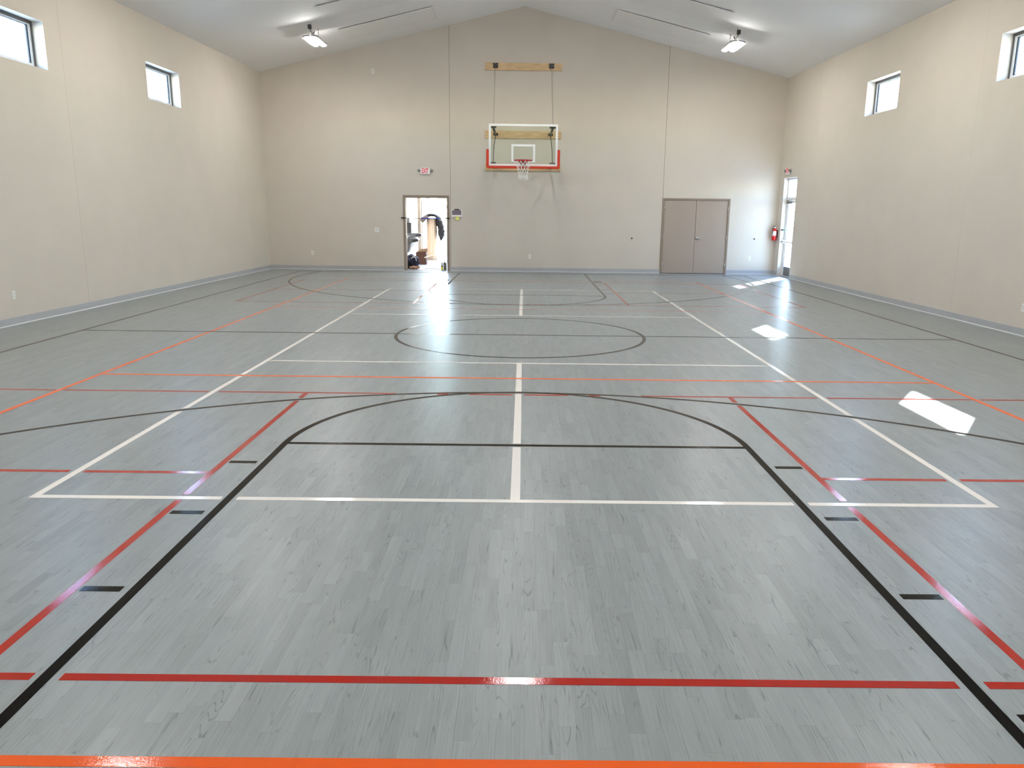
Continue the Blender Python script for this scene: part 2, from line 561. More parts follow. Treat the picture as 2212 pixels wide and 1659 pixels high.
def px_area(p):
    q = [to_pixel((x, y, 0)) for x, y in ((p[0], p[1]), (p[2], p[1]), (p[2], p[3]), (p[0], p[3]))]
    if any(k is None for k in q): return 0
    if not any(0 <= k[0] <= 2212 and 0 <= k[1] <= 1659 for k in q): return 0
    return abs(sum(q[i][0] * q[(i + 1) % 4][1] - q[(i + 1) % 4][0] * q[i][1] for i in range(4))) / 2


order = sorted(range(len(planks)), key=lambda i: -px_area(planks[i]))
near = set(order[:300])


def plank_mesh(name, lst, origin):
    vs, fs, tones, shifts = [], [], [], []
    for (x0, y0, x1, y1) in lst:
        g, z1, z0, ch = GAP, 0.0, -0.003, 0.0003
        k = len(vs)
        ox, oy = origin[0], origin[1]
        vs += [(x0 + g - ox, y0 + g - oy, z0), (x1 - g - ox, y0 + g - oy, z0), (x1 - g - ox, y1 - g - oy, z0), (x0 + g - ox, y1 - g - oy, z0),
               (x0 + g - ox, y0 + g - oy, z1), (x1 - g - ox, y0 + g - oy, z1), (x1 - g - ox, y1 - g - oy, z1), (x0 + g - ox, y1 - g - oy, z1)]
        fs += [(k + 4, k + 5, k + 6, k + 7), (k, k + 1, k + 5, k + 4), (k + 1, k + 2, k + 6, k + 5), (k + 2, k + 3, k + 7, k + 6), (k + 3, k, k + 4, k + 7)]
        tn = min(1, max(0, random.gauss(0.5, 0.27))); sh = (random.random(), random.random(), random.random())
        tones += [tn] * 5; shifts += [sh] * 5
    me = bpy.data.meshes.new(name); me.from_pydata(vs, [], fs)
    a = me.attributes.new('tone', 'FLOAT', 'FACE'); a.data.foreach_set('value', tones)
    b = me.attributes.new('shift', 'FLOAT_VECTOR', 'FACE'); b.data.foreach_set('vector', [c for s_ in shifts for c in s_])
    me.materials.append(M['plank'])
    return me


for i in order[:300]:
    p = planks[i]; c = ((p[0] + p[2]) / 2, (p[1] + p[3]) / 2)
    o = bpy.data.objects.new('plank', plank_mesh('plank', [p], c)); COL.objects.link(o)
    o.parent = floor_root; o.location = (c[0], c[1], 0)
o = bpy.data.objects.new('planks', plank_mesh('planks', [planks[i] for i in range(len(planks)) if i not in near], (0, 0)))
COL.objects.link(o); o.parent = floor_root; o['kind'] = 'stuff'

# court lines ------------------------------------------------------
LW = 0.0508
LINES = []   # dict(name, color, prio, kind, data, w, gap)
PRIO = {'black': 3, 'orange': 2, 'white': 1, 'red': 0}


def seg(name, color, p0, p1, wd=LW):
    LINES.append(dict(name=name, color=color, prio=PRIO[color], kind='seg', p0=Vector(p0), p1=Vector(p1), w=wd))


def arc(name, color, c, r, a0, a1, wd=LW):
    LINES.append(dict(name=name, color=color, prio=PRIO[color], kind='arc', c=Vector(c), r=r, a0=a0, a1=a1, w=wd))


h = LW / 2
FT_ = 0.3048
# basketball, black
SIDE = 6.42; BASE = 11.30; KEYX = 6 * FT_ - h; FTY = 5.49; HOOPY = 9.69
seg('half_court_line', 'black', (-SIDE, 0), (SIDE, 0))
arc('centre_circle', 'black', (0, 0), 6 * FT_ - h, 0, 2 * PI)
for s in (-1, 1):
    seg('sideline', 'black', (s * SIDE, -BASE - h), (s * SIDE, BASE + h))
    seg('baseline', 'black', (-SIDE - h, s * BASE), (SIDE + h, s * BASE))
    seg('free_throw_line', 'black', (-KEYX + h, s * FTY), (KEYX - h, s * FTY))
    for q in (-1, 1):
        seg('lane_line', 'black', (q * KEYX, s * BASE), (q * KEYX, s * FTY))
        for yy in (5.965, 6.92, 7.885):
            seg('lane_mark', 'black', (q * 1.868, s * yy), (q * 2.062, s * yy))
        seg('lane_block', 'black', (q * 1.868, s * 8.93), (q * 2.062, s * 8.93), 0.30)
    t = math.acos(min(1, (BASE - HOOPY) / 6.0))
    a_end = math.asin((BASE - HOOPY) / 5.99)
    if s < 0:
        arc('free_throw_arc', 'black', (0, -FTY), 6 * FT_ - h, 0, PI)
        arc('three_point_line', 'black', (0, -HOOPY), 5.99, -a_end, PI + a_end)
    else:
        arc('free_throw_arc', 'black', (0, FTY), 6 * FT_ - h, PI, 2 * PI)
        arc('three_point_line', 'black', (0, HOOPY), 5.99, PI - a_end, 2 * PI + a_end)
# volleyball, orange
VX = 15 * FT_ - h; VY = 9.071
for s in (-1, 1):
    seg('sideline', 'orange', (s * VX, -VY - h), (s * VX, VY + h), LW)
    seg('end_line', 'orange', (-VX - h, s * VY), (VX + h, s * VY), LW)
    seg('attack_line', 'orange', (-VX, s * (10 * FT_ - h)), (VX, s * (10 * FT_ - h)), LW if s < 0 else 0.028)
# pickleball, white
PX = 10 * FT_ - h; PY = 22 * FT_ - h; NV = 7 * FT_
for s in (-1, 1):
    seg('sideline', 'white', (s * PX, -PY - h), (s * PX, PY + h))
    seg('baseline', 'white', (-PX - h, s * PY), (PX + h, s * PY))
    seg('non_volley_line', 'white', (-PX + h, s * (NV + h)), (PX - h, s * (NV + h)))
    seg('centre_line', 'white', (0, s * (NV + LW)), (0, s * (PY - h)), 0.062)
# four square courts, red
RXO = 5.54; RXI = 2.10
for s in (-1, 1):
    seg('court_end_line', 'red', (-RXO - h, s * 3.79), (RXO + h, s * 3.79), 0.046)
    seg('court_end_line', 'red', (-RXO - h, s * 8.60), (RXO + h, s * 8.60), 0.046)
    for q in (-1, 1):
        seg('court_side_line', 'red', (q * RXO, s * 8.60), (q * RXO, s * 3.79), 0.046)
        seg('court_side_line', 'red', (q * RXI, s * 8.60), (q * RXI, s * 3.79), 0.046)
        seg('court_cross_line', 'red', (q * RXI, s * 6.20), (q * RXO, s * 6.20), 0.046)


def line_dist(L, x, y):
    if L['kind'] == 'seg':
        ax, ay = L['p0']; bx, by = L['p1']
        dx, dy = bx - ax, by - ay; ll = math.hypot(dx, dy); dx /= ll; dy /= ll
        tt = (x - ax) * dx + (y - ay) * dy
        if tt < -0.02 or tt > ll + 0.02: return 9
        return abs((x - ax) * -dy + (y - ay) * dx)
    vx, vy = x - L['c'][0], y - L['c'][1]
    d = abs(math.hypot(vx, vy) - L['r'])
    if d > 0.3: return 9
    a = math.atan2(vy, vx)
    while a < L['a0'] - 0.01: a += 2 * PI
    return d if a <= L['a1'] + 0.01 else 9


def bbox(L):
    if L['kind'] == 'seg':
        return (min(L['p0'][0], L['p1'][0]) - 0.4, max(L['p0'][0], L['p1'][0]) + 0.4, min(L['p0'][1], L['p1'][1]) - 0.4, max(L['p0'][1], L['p1'][1]) + 0.4)
    return (L['c'][0] - L['r'] - 0.4, L['c'][0] + L['r'] + 0.4, L['c'][1] - L['r'] - 0.4, L['c'][1] + L['r'] + 0.4)


def edge_point(L, tt, side):
    if L['kind'] == 'seg':
        d = (L['p1'] - L['p0']); ll = d.length; d = d / ll
        p = L['p0'] + d * tt
        return (p[0] - d[1] * side * L['w'] / 2, p[1] + d[0] * side * L['w'] / 2)
    a = L['a0'] + tt / L['r']; r = L['r'] - side * L['w'] / 2
    return (L['c'][0] + r * math.cos(a), L['c'][1] + r * math.sin(a))


CUT_GAP = {('white', 'black'): 0.022, ('red', 'black'): 0.03, ('orange', 'black'): 0.008, ('white', 'orange'): 0.008, ('red', 'orange'): 0.012, ('red', 'white'): 0.026}
for idx, L in enumerate(LINES):
    tot = (L['p1'] - L['p0']).length if L['kind'] == 'seg' else (L['a1'] - L['a0']) * L['r']
    over = []
    bb = bbox(L)
    for K in LINES:
        if K['prio'] > L['prio']:
            kb = bbox(K)
            if kb[0] < bb[1] and kb[1] > bb[0] and kb[2] < bb[3] and kb[3] > bb[2]:
                over.append((K, K['w'] / 2 + (0.009 if L['color'] == 'red' and K['kind'] == 'arc' and K['r'] > 1 and L['kind'] == 'seg' and abs(L['p1'][1] - L['p0'][1]) < 0.01 else CUT_GAP[(L['color'], K['color'])])))
    step = 0.006; n = max(2, int(tot / step)); ivs = []
    for side in (-1, 1, 0):
        iv = []; start = None
        for i in range(n + 1):
            tt = tot * i / n
            x, y = edge_point(L, tt, side)
            ok = all(line_dist(K, x, y) > g for K, g in over) if over else True
            if ok and start is None: start = tt
            if (not ok or i == n) and start is not None:
                iv.append((start, tt)); start = None
        ivs.append([v for v in iv if v[1] - v[0] > 0.015])
    if len(ivs[0]) != len(ivs[1]):
        ivs[0] = ivs[1] = ivs[2]
    mb = MB()
    z1 = 0.0007 + 0.00004 * (idx % 12) + 0.0001 * L['prio']; z0 = 0.00005
    for (a0, a1), (b0, b1) in zip(ivs[0], ivs[1]):
        m = 1 if L['kind'] == 'seg' else max(2, int((a1 - a0) / (0.03 if L['r'] < 3 else 0.06)))
        k = len(mb.v)
        for i in range(m + 1):
            f = i / m
            pl = edge_point(L, a0 + (a1 - a0) * f, -1); pr = edge_point(L, b0 + (b1 - b0) * f, 1)
            mb.v += [(*pl, z0), (*pr, z0), (*pl, z1), (*pr, z1)]
        for i in range(m):
            q = k + 4 * i
            mb.f += [(q + 2, q + 6, q + 7, q + 3), (q, q + 4, q + 6, q + 2), (q + 1, q + 3, q + 7, q + 5)]
        mb.f += [(k, k + 2, k + 3, k + 1), (k + 4 * m, k + 4 * m + 1, k + 4 * m + 3, k + 4 * m + 2)]
    if mb.v:
        ob = mb.build(L['name'], M[L['color'] + '_line'], floor_root)
        ob['label'] = L['color'] + ' painted ' + L['name'].replace('_', ' ') + ' on the grey court floor'


# ------------------------------------------------------------------ windows
def window(n, s, y0, y1):
    xf = sx(s, (y0 + y1) / 2, -0.165)      # room side of the window unit
    root = struct('window_%d' % n, (xf, (y0 + y1) / 2, WZ0))

    def bx(mb, ya, yb, za, zb, d0, d1):
        xa, xb = xf + s * d0, xf + s * d1
        mb.box(min(xa, xb), max(xa, xb), ya, yb, za, zb)
    fw = 0.045
    mb = MB()
    bx(mb, y0, y1, WZ1 - fw, WZ1, 0, 0.07); bx(mb, y0, y1, WZ0, WZ0 + fw * 0.6, 0, 0.07)
    bx(mb, y0, y0 + fw * 0.7, WZ0 + fw * 0.6, WZ1 - fw, 0, 0.07); bx(mb, y1 - fw * 0.7, y1, WZ0 + fw * 0.6, WZ1 - fw, 0, 0.07)
    mb.build('window_frame', M['bronze'], root)
    mb = MB(); a, b = y0 + fw * 0.7, y1 - fw * 0.7; c, d = WZ0 + fw * 0.6, WZ1 - fw; t = 0.055
    bx(mb, a, b, d - 0.022, d, 0.012, 0.06); bx(mb, a, b, c, c + t, 0.012, 0.06)
    bx(mb, a, a + t, c + t, d - 0.022, 0.012, 0.06); bx(mb, b - t, b, c + t, d - 0.022, 0.012, 0.06)
    mb.build('sash', M['alu'], root)
    mb = MB(); a += t; b -= t; c += t; d -= 0.022; t = 0.032
    bx(mb, a, b, d - 0.008, d, 0.026, 0.05); bx(mb, a, b, c, c + 0.008, 0.026, 0.05)
    bx(mb, a, a + t, c + 0.008, d - 0.008, 0.026, 0.05); bx(mb, b - t, b, c + 0.008, d - 0.008, 0.026, 0.05)
    mb.build('gasket', M['gasket'], root)
    mb = MB(); bx(mb, a + 0.002, b - 0.002, c + 0.002, d - 0.002, 0.036, 0.042); mb.build('pane', M['pane'], root)
    # thin pale drywall bead round the reveal
    mb = MB(); e = 0.012
    for (ya, yb, za, zb) in ((y0 - e, y1 + e, WZ1, WZ1 + e), (y0 - e, y1 + e, WZ0 - e, WZ0), (y0 - e, y0, WZ0, WZ1), (y1, y1 + e, WZ0, WZ1)):
        mb.prism8([(sx(s, ya, 0), ya, za), (sx(s, yb, 0), yb, za), (sx(s, yb, 0.0012), yb, za), (sx(s, ya, 0.0012), ya, za),
                   (sx(s, ya, 0), ya, zb), (sx(s, yb, 0), yb, zb), (sx(s, yb, 0.0012), yb, zb), (sx(s, ya, 0.0012), ya, zb)])
    mb.build('reveal_bead', M['wall'], root)


k = 1
for s in (-1, 1):
    for y0, y1 in WIN_Y:
        window(k, s, y0, y1); k += 1


# ------------------------------------------------------------------ doors
def door_frame(root, x0, x1, z1, face, depth):
    """hollow metal frame: outer x0..x1, top z1"""
    mb = MB()
    ya, yb = YW - 0.016, YW + depth
    mb.rbox(x0, x0 + face, ya, yb, 0.001, z1, 0.003); mb.rbox(x1 - face, x1, ya, yb, 0.001, z1, 0.003); mb.rbox(x0 + face, x1 - face, ya, yb, z1 - face, z1, 0.003)
    # door stop rebate
    mb.box(x0 + face, x0 + face + 0.014, YW + 0.07, YW + 0.13, 0.001, z1 - face); mb.box(x1 - face - 0.014, x1 - face, YW + 0.07, YW + 0.13, 0.001, z1 - face)
    mb.box(x0 + face, x1 - face, YW + 0.07, YW + 0.13, z1 - face - 0.014, z1 - face)
    mb.build('door_frame', M['frame'], root)


d1 = struct('door_1', (-2.83, YW, 0))
door_frame(d1, -3.505, -2.155, 2.182, 0.068, 0.21)
for z in (0.30, 1.04, 1.86):
    MB().rbox(-2.226, -2.2165 - 0.006, YW - 0.004, YW + 0.045, z - 0.055, z + 0.055, 0.002).tube([(-2.226, YW - 0.004, z - 0.055), (-2.226, YW - 0.004, z + 0.055)], 0.008).build('hinge', M['steel'], d1)
MB().rbox(-3.437, -3.430, YW + 0.01, YW + 0.05, 1.0, 1.1, 0.002).build('strike_plate', M['steel'], d1)

d2 = struct('door_2', (5.09, YW, 0))
door_frame(d2, 4.105, 6.073, 2.182, 0.052, 0.18)
lx0, lx1, mid = 4.16, 6.018, 5.089
for (a, b, side) in ((lx0, mid - 0.004, 'left'), (mid + 0.004, lx1, 'right')):
    leaf = MB().rbox(a, b, YW + 0.002, YW + 0.046, 0.012, 2.126, 0.002).build('door_leaf', M['leaf'], d2, origin=((a + b) / 2, YW, 0))
    hx = a - 0.002 if side == 'left' else b + 0.002
    for z in (0.262, 1.075, 1.902):
        MB().tube([(hx, YW - 0.012, z - 0.056), (hx, YW - 0.012, z + 0.056)], 0.010, 10).box(hx - 0.012, hx + 0.012, YW - 0.012, YW + 0.003, z - 0.054, z + 0.054).build('hinge', M['steel'], leaf)
    if side == 'right':
        hm = MB().lathe([(0.045, YW + 0.002), (0.045, YW - 0.010), (0.034, YW - 0.018), (0.014, YW - 0.020), (0.014, YW - 0.055)], (mid + 0.068, 0, 1.035), 20, 'y')
        hm.tube([(mid + 0.062, YW - 0.052, 1.035), (mid + 0.085, YW - 0.057, 1.036), (mid + 0.14, YW - 0.056, 1.034), (mid + 0.178, YW - 0.050, 1.030)], [0.018, 0.017, 0.015, 0.012], 10)
        hm.build('lever_handle', M['steel'], leaf)

# storefront door in the right wall
d3 = struct('door_3', (sx(1, 11.17), 11.17, 0))
y0, y1, zt = DOOR3[0], DOOR3[1], DOOR3[3]
xf = sx(1, 11.17, -0.115)
TZ = 2.19


def xb_box(mb, d0, d1, ya, yb, za, zb):
    mb.box(xf + d0, xf + d1, ya, yb, za, zb); return mb


fm = MB()
xb_box(fm, 0, 0.11, y0, y0 + 0.05, 0.001, zt); xb_box(fm, 0, 0.11, y1 - 0.05, y1, 0.001, zt)
xb_box(fm, 0, 0.11, y0 + 0.05, y1 - 0.05, zt - 0.05, zt); xb_box(fm, 0, 0.11, y0 + 0.05, y1 - 0.05, TZ - 0.05, TZ + 0.045)
xb_box(fm, 0, 0.12, y0 + 0.05, y1 - 0.05, 0.001, 0.015)
fm.build('door_frame', M['alu'], d3)
MB().box(xf + 0.05, xf + 0.056, y0 + 0.05, y1 - 0.05, TZ + 0.045, zt - 0.05).build('pane', M['door_pane'], d3)
lf = MB(); ya, yb = y0 + 0.054, y1 - 0.054
xb_box(lf, 0.02, 0.065, ya, ya + 0.055, 0.018, TZ - 0.054); xb_box(lf, 0.02, 0.065, yb - 0.055, yb, 0.018, TZ - 0.054)
xb_box(lf, 0.02, 0.065, ya + 0.055, yb - 0.055, TZ - 0.115, TZ - 0.054)
leaf = lf.build('door_leaf', M['alu'], d3, origin=(xf, 11.17, 0))
xb_box(MB(), 0.02, 0.065, ya + 0.055, yb - 0.055, 0.018, 0.275).build('kick_rail', M['fountain'], leaf)
MB().box(xf + 0.04, xf + 0.046, ya + 0.055, yb - 0.055, 0.275, TZ - 0.115).build('pane', M['door_pane'], leaf)
pb = MB().tube([(xf - 0.055, ya + 0.10, 0.985), (xf - 0.055, yb - 0.03, 0.985)], 0.020, 10)
for yy in (ya + 0.06, yb - 0.035):
    pb.rbox(xf - 0.075, xf + 0.020, yy - 0.025, yy + 0.025, 0.945, 1.025, 0.005)
pb.build('push_bar', M['alu'], leaf)
cl = MB().rbox(xf - 0.055, xf + 0.02, yb - 0.36, yb - 0.06, TZ - 0.135, TZ - 0.075, 0.006)
cl.tube([(xf - 0.03, yb - 0.14, TZ - 0.07), (xf - 0.13, yb - 0.30, TZ - 0.055), (xf - 0.01, yb - 0.42, TZ - 0.03)], 0.009, 8)
cl.build('door_closer', M['bracket_grey'], leaf)


# ------------------------------------------------------------------ rooms beyond and outside
MB().box(-4.6, -1.2, YW + 0.2, 19.6, -0.12, 0.0).build('floor_hall', M['hall_floor'], None, origin=(-2.9, 15.9, 0), kind='structure')
HX = -3.72
hw = MB()
for a0, a1, z0, z1 in cells([YW + 0.2, 19.3], [(16.95, 17.85, 0, 2.13)], None):
    hw.box(HX - 0.15, HX, a0, a1, z0, 2.75 if z1 is None else z1)
hw.build('wall_hall_left', M['hall'], None, origin=(HX, 15.7, 0), kind='structure')
hw = MB()
for a0, a1, z0, z1 in cells([YW + 0.2, 19.3], [(18.0, 19.2, 0.12, 2.45)], None):
    hw.box(-1.45, -1.3, a0, a1, z0, 2.75 if z1 is None else z1)
hw.build('wall_hall_right', M['hall'], None, origin=(-1.45, 15.7, 0), kind='structure')
wh = struct('window_9', (-1.4, 18.6, 0.12))  # window added out of view to let sun and sky into the hall
fm = MB()
for ya in (18.0, 18.57, 19.14):
    fm.box(-1.42, -1.34, ya, ya + 0.06, 0.12, 2.45)
for ya, yb in ((18.06, 18.57), (18.63, 19.14)):
    fm.box(-1.42, -1.34, ya, yb, 0.12, 0.18).box(-1.42, -1.34, ya, yb, 2.39, 2.45)
    MB().box(-1.39, -1.384, ya, yb, 0.18, 2.39).build('pane', M['pane'], wh)
fm.build('window_frame', M['alu'], wh)
# unseen box added behind the double doors to stop light leaking in
sr = MB()
sr.box(3.9, 6.3, YW + 1.6, YW + 1.7, -0.12, 2.6).box(3.8, 3.9, YW + 0.2, YW + 1.7, -0.12, 2.6).box(6.3, 6.4, YW + 0.2, YW + 1.7, -0.12, 2.6).box(3.8, 6.4, YW + 0.2, YW + 1.7, 2.6, 2.7).box(3.9, 6.3, YW + 0.2, YW + 1.6, -0.12, -0.0036)
sr.build('light_leak_block', M['hall'], None, origin=(5.09, YW + 1.0, 0), kind='structure')
hb = MB()
hb.box(HX - 1.0, -1.2, 19.3, 19.45, 0, 0.92).box(HX - 1.0, -3.64, 19.3, 19.45, 0.92, 2.75).box(-1.55, -1.2, 19.3, 19.45, 0.92, 2.75).box(-3.64, -1.55, 19.3, 19.45, 2.66, 2.75)
hb.build('wall_hall_back', M['hall'], None, origin=(-2.6, 19.3, 0), kind='structure')
w10 = struct('window_10', (-2.6, 19.4, 0.92))  # glazing added so the doorway reflects brightly in the gym floor
fm = MB().box(-3.64, -1.55, 19.36, 19.43, 0.92, 0.97).box(-3.64, -1.55, 19.36, 19.43, 2.61, 2.66)
for xa in (-3.64, -1.60):
    fm.box(xa, xa + 0.05, 19.36, 19.43, 0.97, 2.61)
fm.build('window_frame', M['alu'], w10)
MB().box(-3.59, -1.60, 19.39, 19.396, 0.97, 2.61).build('pane', M['pane'], w10)
MB().box(HX - 1.0, -1.2, YW + 0.2, 19.5, 2.75, 2.85).build('ceiling_hall', M['ceiling'], None, origin=(-2.6, 15.7, 2.75), kind='structure')
MB().box(HX - 1.0, HX - 0.9, 16.2, 18.4, 0, 2.75).build('wall_hall_recess', M['hall'], None, origin=(HX - 0.95, 17.3, 0), kind='structure')
bb = MB().box(HX, -1.45, 19.288, 19.3, 0.001, 0.11)
bb.build('baseboard_hall', M['base'], None, origin=(-2.6, 19.3, 0), kind='structure')
d4 = struct('door_4', (HX, 17.25, 0))
df = MB()
df.rbox(HX - 0.17, HX + 0.10, 16.87, 16.95, 0.001, 2.20, 0.003).rbox(HX - 0.17, HX + 0.03, 17.85, 17.93, 0.001, 2.20, 0.003).rbox(HX - 0.17, HX + 0.03, 16.95, 17.85, 2.13, 2.20, 0.003)
MB().rbox(HX - 0.05, HX - 0.006, 16.953, 17.847, 0.01, 2.127, 0.002).build('door_leaf', M['leaf'], d4)
df.build('door_frame', M['frame'], d4)

for yy, wd_ in ((13.6, 'nearest the doorway'), (15.9, 'in the middle'), (18.2, 'farthest from the doorway')):  # unseen ceiling panels added to brighten the hall
    t = thing('added_panel_light', 'flat panel light added in the hall ceiling to brighten it, ' + wd_, 'ceiling light', (-2.55, yy, 2.75), 'added hall ceiling lights')
    MB().box(-2.85, -2.25, yy - 0.6, yy + 0.6, 2.738, 2.7495).build('diffuser', M['hall_fill'], t)
    fr = MB(); fr.box(-2.88, -2.85, yy - 0.63, yy + 0.63, 2.732, 2.7495).box(-2.25, -2.22, yy - 0.63, yy + 0.63, 2.732, 2.7495).box(-2.85, -2.25, yy - 0.63, yy - 0.6, 2.732, 2.7495).box(-2.85, -2.25, yy + 0.6, yy + 0.63, 2.732, 2.7495)
    fr.build('frame', M['alu'], t)

MB().box(-60, 60, -60, 60, -0.35, -0.13).build('ground', M['ground'], None, origin=(0, 0, -0.13), kind='structure')


# ------------------------------------------------------------------ ceiling panels
def slope_box(mb, s, xa, xb, ya, yb, d0, d1):
    """box hung under the roof slope on side s, between depths d0..d1 below it"""
    p = []
    for d in (d1, d0):
        for x, y in ((xa, ya), (xb, ya), (xb, yb), (xa, yb)):
            p.append((s * x, y, ceil_z(x) - d))
    mb.prism8(p); return mb


spots = [(-1, 9.76, 'white flat ceiling panel, left slope, nearest the hoop wall'), (-1, 7.48, 'white flat ceiling panel, left slope, cut by the top of the picture'),
         (1, 9.80, 'white flat ceiling panel, right slope, nearest the hoop wall'), (1, 7.50, 'white flat ceiling panel, right slope, cut by the top of the picture')]
for s, ya, lb in spots:
    t = thing('ceiling_panel', lb, 'panel', (s * 3.52, ya + 0.6, ceil_z(3.52) - 0.05), 'flat white panels on the ceiling')
    slope_box(MB(), s, 2.33, 4.70, ya, ya + 1.19, 0.018, 0.036).build('panel_board', M['panel'], t)
    for xx in (2.55, 3.5, 4.45):
        slope_box(MB(), s, xx, xx + 0.04, ya + 0.25, ya + 0.95, 0.0, 0.018).build('mounting_rail', M['bracket_grey'], t)


# ------------------------------------------------------------------ lamps
def lamp(x, y, zc, label, side):
    t = thing('ceiling_light', label, 'ceiling light', (x, y, zc), 'two-lobed LED ceiling lights')
    Lh, r = 0.42, 0.088
    for q in (-1, 1):
        cx = x + q * r * 1.10
        mb = MB(); n = 10; k = 0
        prof = [(cx + r * math.cos(PI + PI * i / n), zc - 0.02 + 0.75 * r * math.sin(PI + PI * i / n)) for i in range(n + 1)]
        mb.extrude(prof, 'y', y - Lh, y + Lh)
        mb.build('lens', M['lens'], t)
        hs = [(cx + q * r * 1.04, zc - 0.058), (cx + q * r * 1.10, zc - 0.056), (cx + q * r * 0.8, zc + 0.012), (cx - q * r * 0.95, zc + 0.03), (cx - q * r * 0.95, zc - 0.019), (cx + q * r * 1.0, zc - 0.019)]
        MB().extrude(hs, 'y', y - Lh - 0.01, y + Lh + 0.01).build('reflector', M['board_white'], t)
    MB().rbox(x - 0.05, x + 0.05, y - 0.32, y + 0.32, zc + 0.028, zc + 0.07, 0.006).build('housing', M['offwhite'], t)
    for yy in (y - 0.34, y + 0.34):
        top = Vector((x, yy, ceil_z(x) - 0.005 if abs(x) > 0.1 else RIDGE - 0.03))
        ch = MB()
        hang = Vector((x, yy, zc + 0.16))
        for q in (-1, 1):
            ch.tube([(x + q * 0.07, yy, zc + 0.02), hang], 0.003, 5)
        ch.tube([hang, top], 0.0035, 5)
        n = int((top.z - hang.z) / 0.035)
        for i in range(n):
            c = hang.lerp(top, (i + 0.5) / n)
            if i % 2: ch.rbox(c.x - 0.010, c.x + 0.010, c.y - 0.004, c.y + 0.004, c.z - 0.012, c.z + 0.012, 0.003)
            else: ch.rbox(c.x - 0.004, c.x + 0.004, c.y - 0.010, c.y + 0.010, c.z - 0.012, c.z + 0.012, 0.003)
        ch.build('suspension_chain', M['chain'], t)
    ztop = ceil_z(x)
    bx_ = x + side * 0.02
    MB().rbox(bx_ - 0.038, bx_ + 0.038, y - 0.42, y - 0.34, ztop - 0.16, ztop - 0.065, 0.006).build('plug_box', M['black'], t)
    sd = -side
    cord = [(bx_, y - 0.38, ztop - 0.16), (bx_ + sd * 0.012, y - 0.37, ztop - 0.20), (bx_ + sd * 0.05, y - 0.33, ztop - 0.255), (bx_ + sd * 0.085, y - 0.27, zc + 0.13), (bx_ + sd * 0.05, y - 0.22, zc + 0.085), (x, y - 0.2, zc + 0.07)]
    MB().tube(smooth_path(cord, 4), 0.007, 6).build('cord', M['hose'], t)


def smooth_path(pts, k):
    pts = [Vector(p) for p in pts]; out = []
    for i in range(len(pts) - 1):
        p0, p1, p2, p3 = pts[max(0, i - 1)], pts[i], pts[i + 1], pts[min(len(pts) - 1, i + 2)]
        for j in range(k):
            u = j / k
            out.append(0.5 * ((2 * p1) + (p2 - p0) * u + (2 * p0 - 5 * p1 + 4 * p2 - p3) * u * u + (3 * p1 - p0 - 3 * p2 + p3) * u ** 3))
    out.append(pts[-1]); return out


LZ = 5.775
lamp(-5.08, 8.95, LZ, 'glowing two-lobed LED light hanging from the left ceiling slope by the back wall', -1)
lamp(5.08, 8.95, LZ, 'glowing two-lobed LED light hanging from the right ceiling slope by the back wall', 1)
ROWS = ((3.05, 'just above the picture, second'), (-2.8, 'out of view, third'), (-8.65, 'out of view, fourth'))
for yy, wd_ in ROWS:
    for s in (-1, 1):
        lamp(s * 5.08, yy, LZ, 'two-lobed LED light on the %s slope, %s from the back wall' % ('left' if s < 0 else 'right', wd_), s)
for yy, wd_ in ((7.7, 'first'), (1.8, 'second'), (-4.1, 'third'), (-10.0, 'fourth')):
    lamp(0.0, yy, 6.85, 'two-lobed LED light hanging under the ridge out of view, %s from the back wall' % wd_, 1)


# ------------------------------------------------------------------ basketball hoop
hp = thing('basketball_hoop', 'wall-mounted basketball hoop with glass backboard, red padding and chains from wooden beams', 'basketball hoop', (0, YW, 2.9))
for (x0, x1, z0, z1, dep) in ((-1.10, 1.066, 5.632, 5.830, 0.042), (-1.10, 1.080, 3.797, 4.0, 0.042), (-1.10, 1.075, 2.897, 3.100, 0.042)):
    bm_ = MB().rbox(x0, x1, YW - dep, YW - 0.0005, z0, z1, 0.004).build('mounting_beam', M['wood'], hp, origin=((x0 + x1) / 2, YW, z0))
    for i in range(9):
        bxx = x0 + (x1 - x0) * (0.09 + 0.82 * i / 8 + random.uniform(-0.03, 0.03)); bz = z0 + (z1 - z0) * random.choice((0.25, 0.5, 0.72))
        MB().lathe([(0.011, YW - dep + 0.001), (0.011, YW - dep - 0.004), (0.006, YW - dep - 0.006)], (bxx, 0, bz), 8, 'y').build('bolt', M['steel'], bm_)
YB = 10.10           # front face of the backboard
BX0, BX1, BZ0, BZ1 = -0.912, 0.908, 2.930, 3.997
# upper brackets with chain eyes
for x in (-0.807, 0.771):
    br = MB().rbox(x - 0.070, x + 0.070, YW - 0.054, YW - 0.042, 5.686, 5.822, 0.003)
    br.box(x - 0.030, x + 0.030, YW - 0.085, YW - 0.054, 5.70, 5.715)
    br.tube([(x - 0.02, YW - 0.054, 5.70), (x - 0.02, YW - 0.09, 5.675), (x + 0.02, YW - 0.09, 5.675), (x + 0.02, YW - 0.054, 5.70)], 0.006, 6)
    bo = br.build('chain_bracket', M['black'], hp)
    for dx, dz in ((-0.042, 0.012), (0.042, 0.012), (0, 0.05), (0, -0.03)):
        MB().lathe([(0.010, YW - 0.053), (0.010, YW - 0.060), (0.005, YW - 0.062)], (x + dx, 0, 5.755 + dz), 8, 'y').build('bolt', M['steel'], bo)
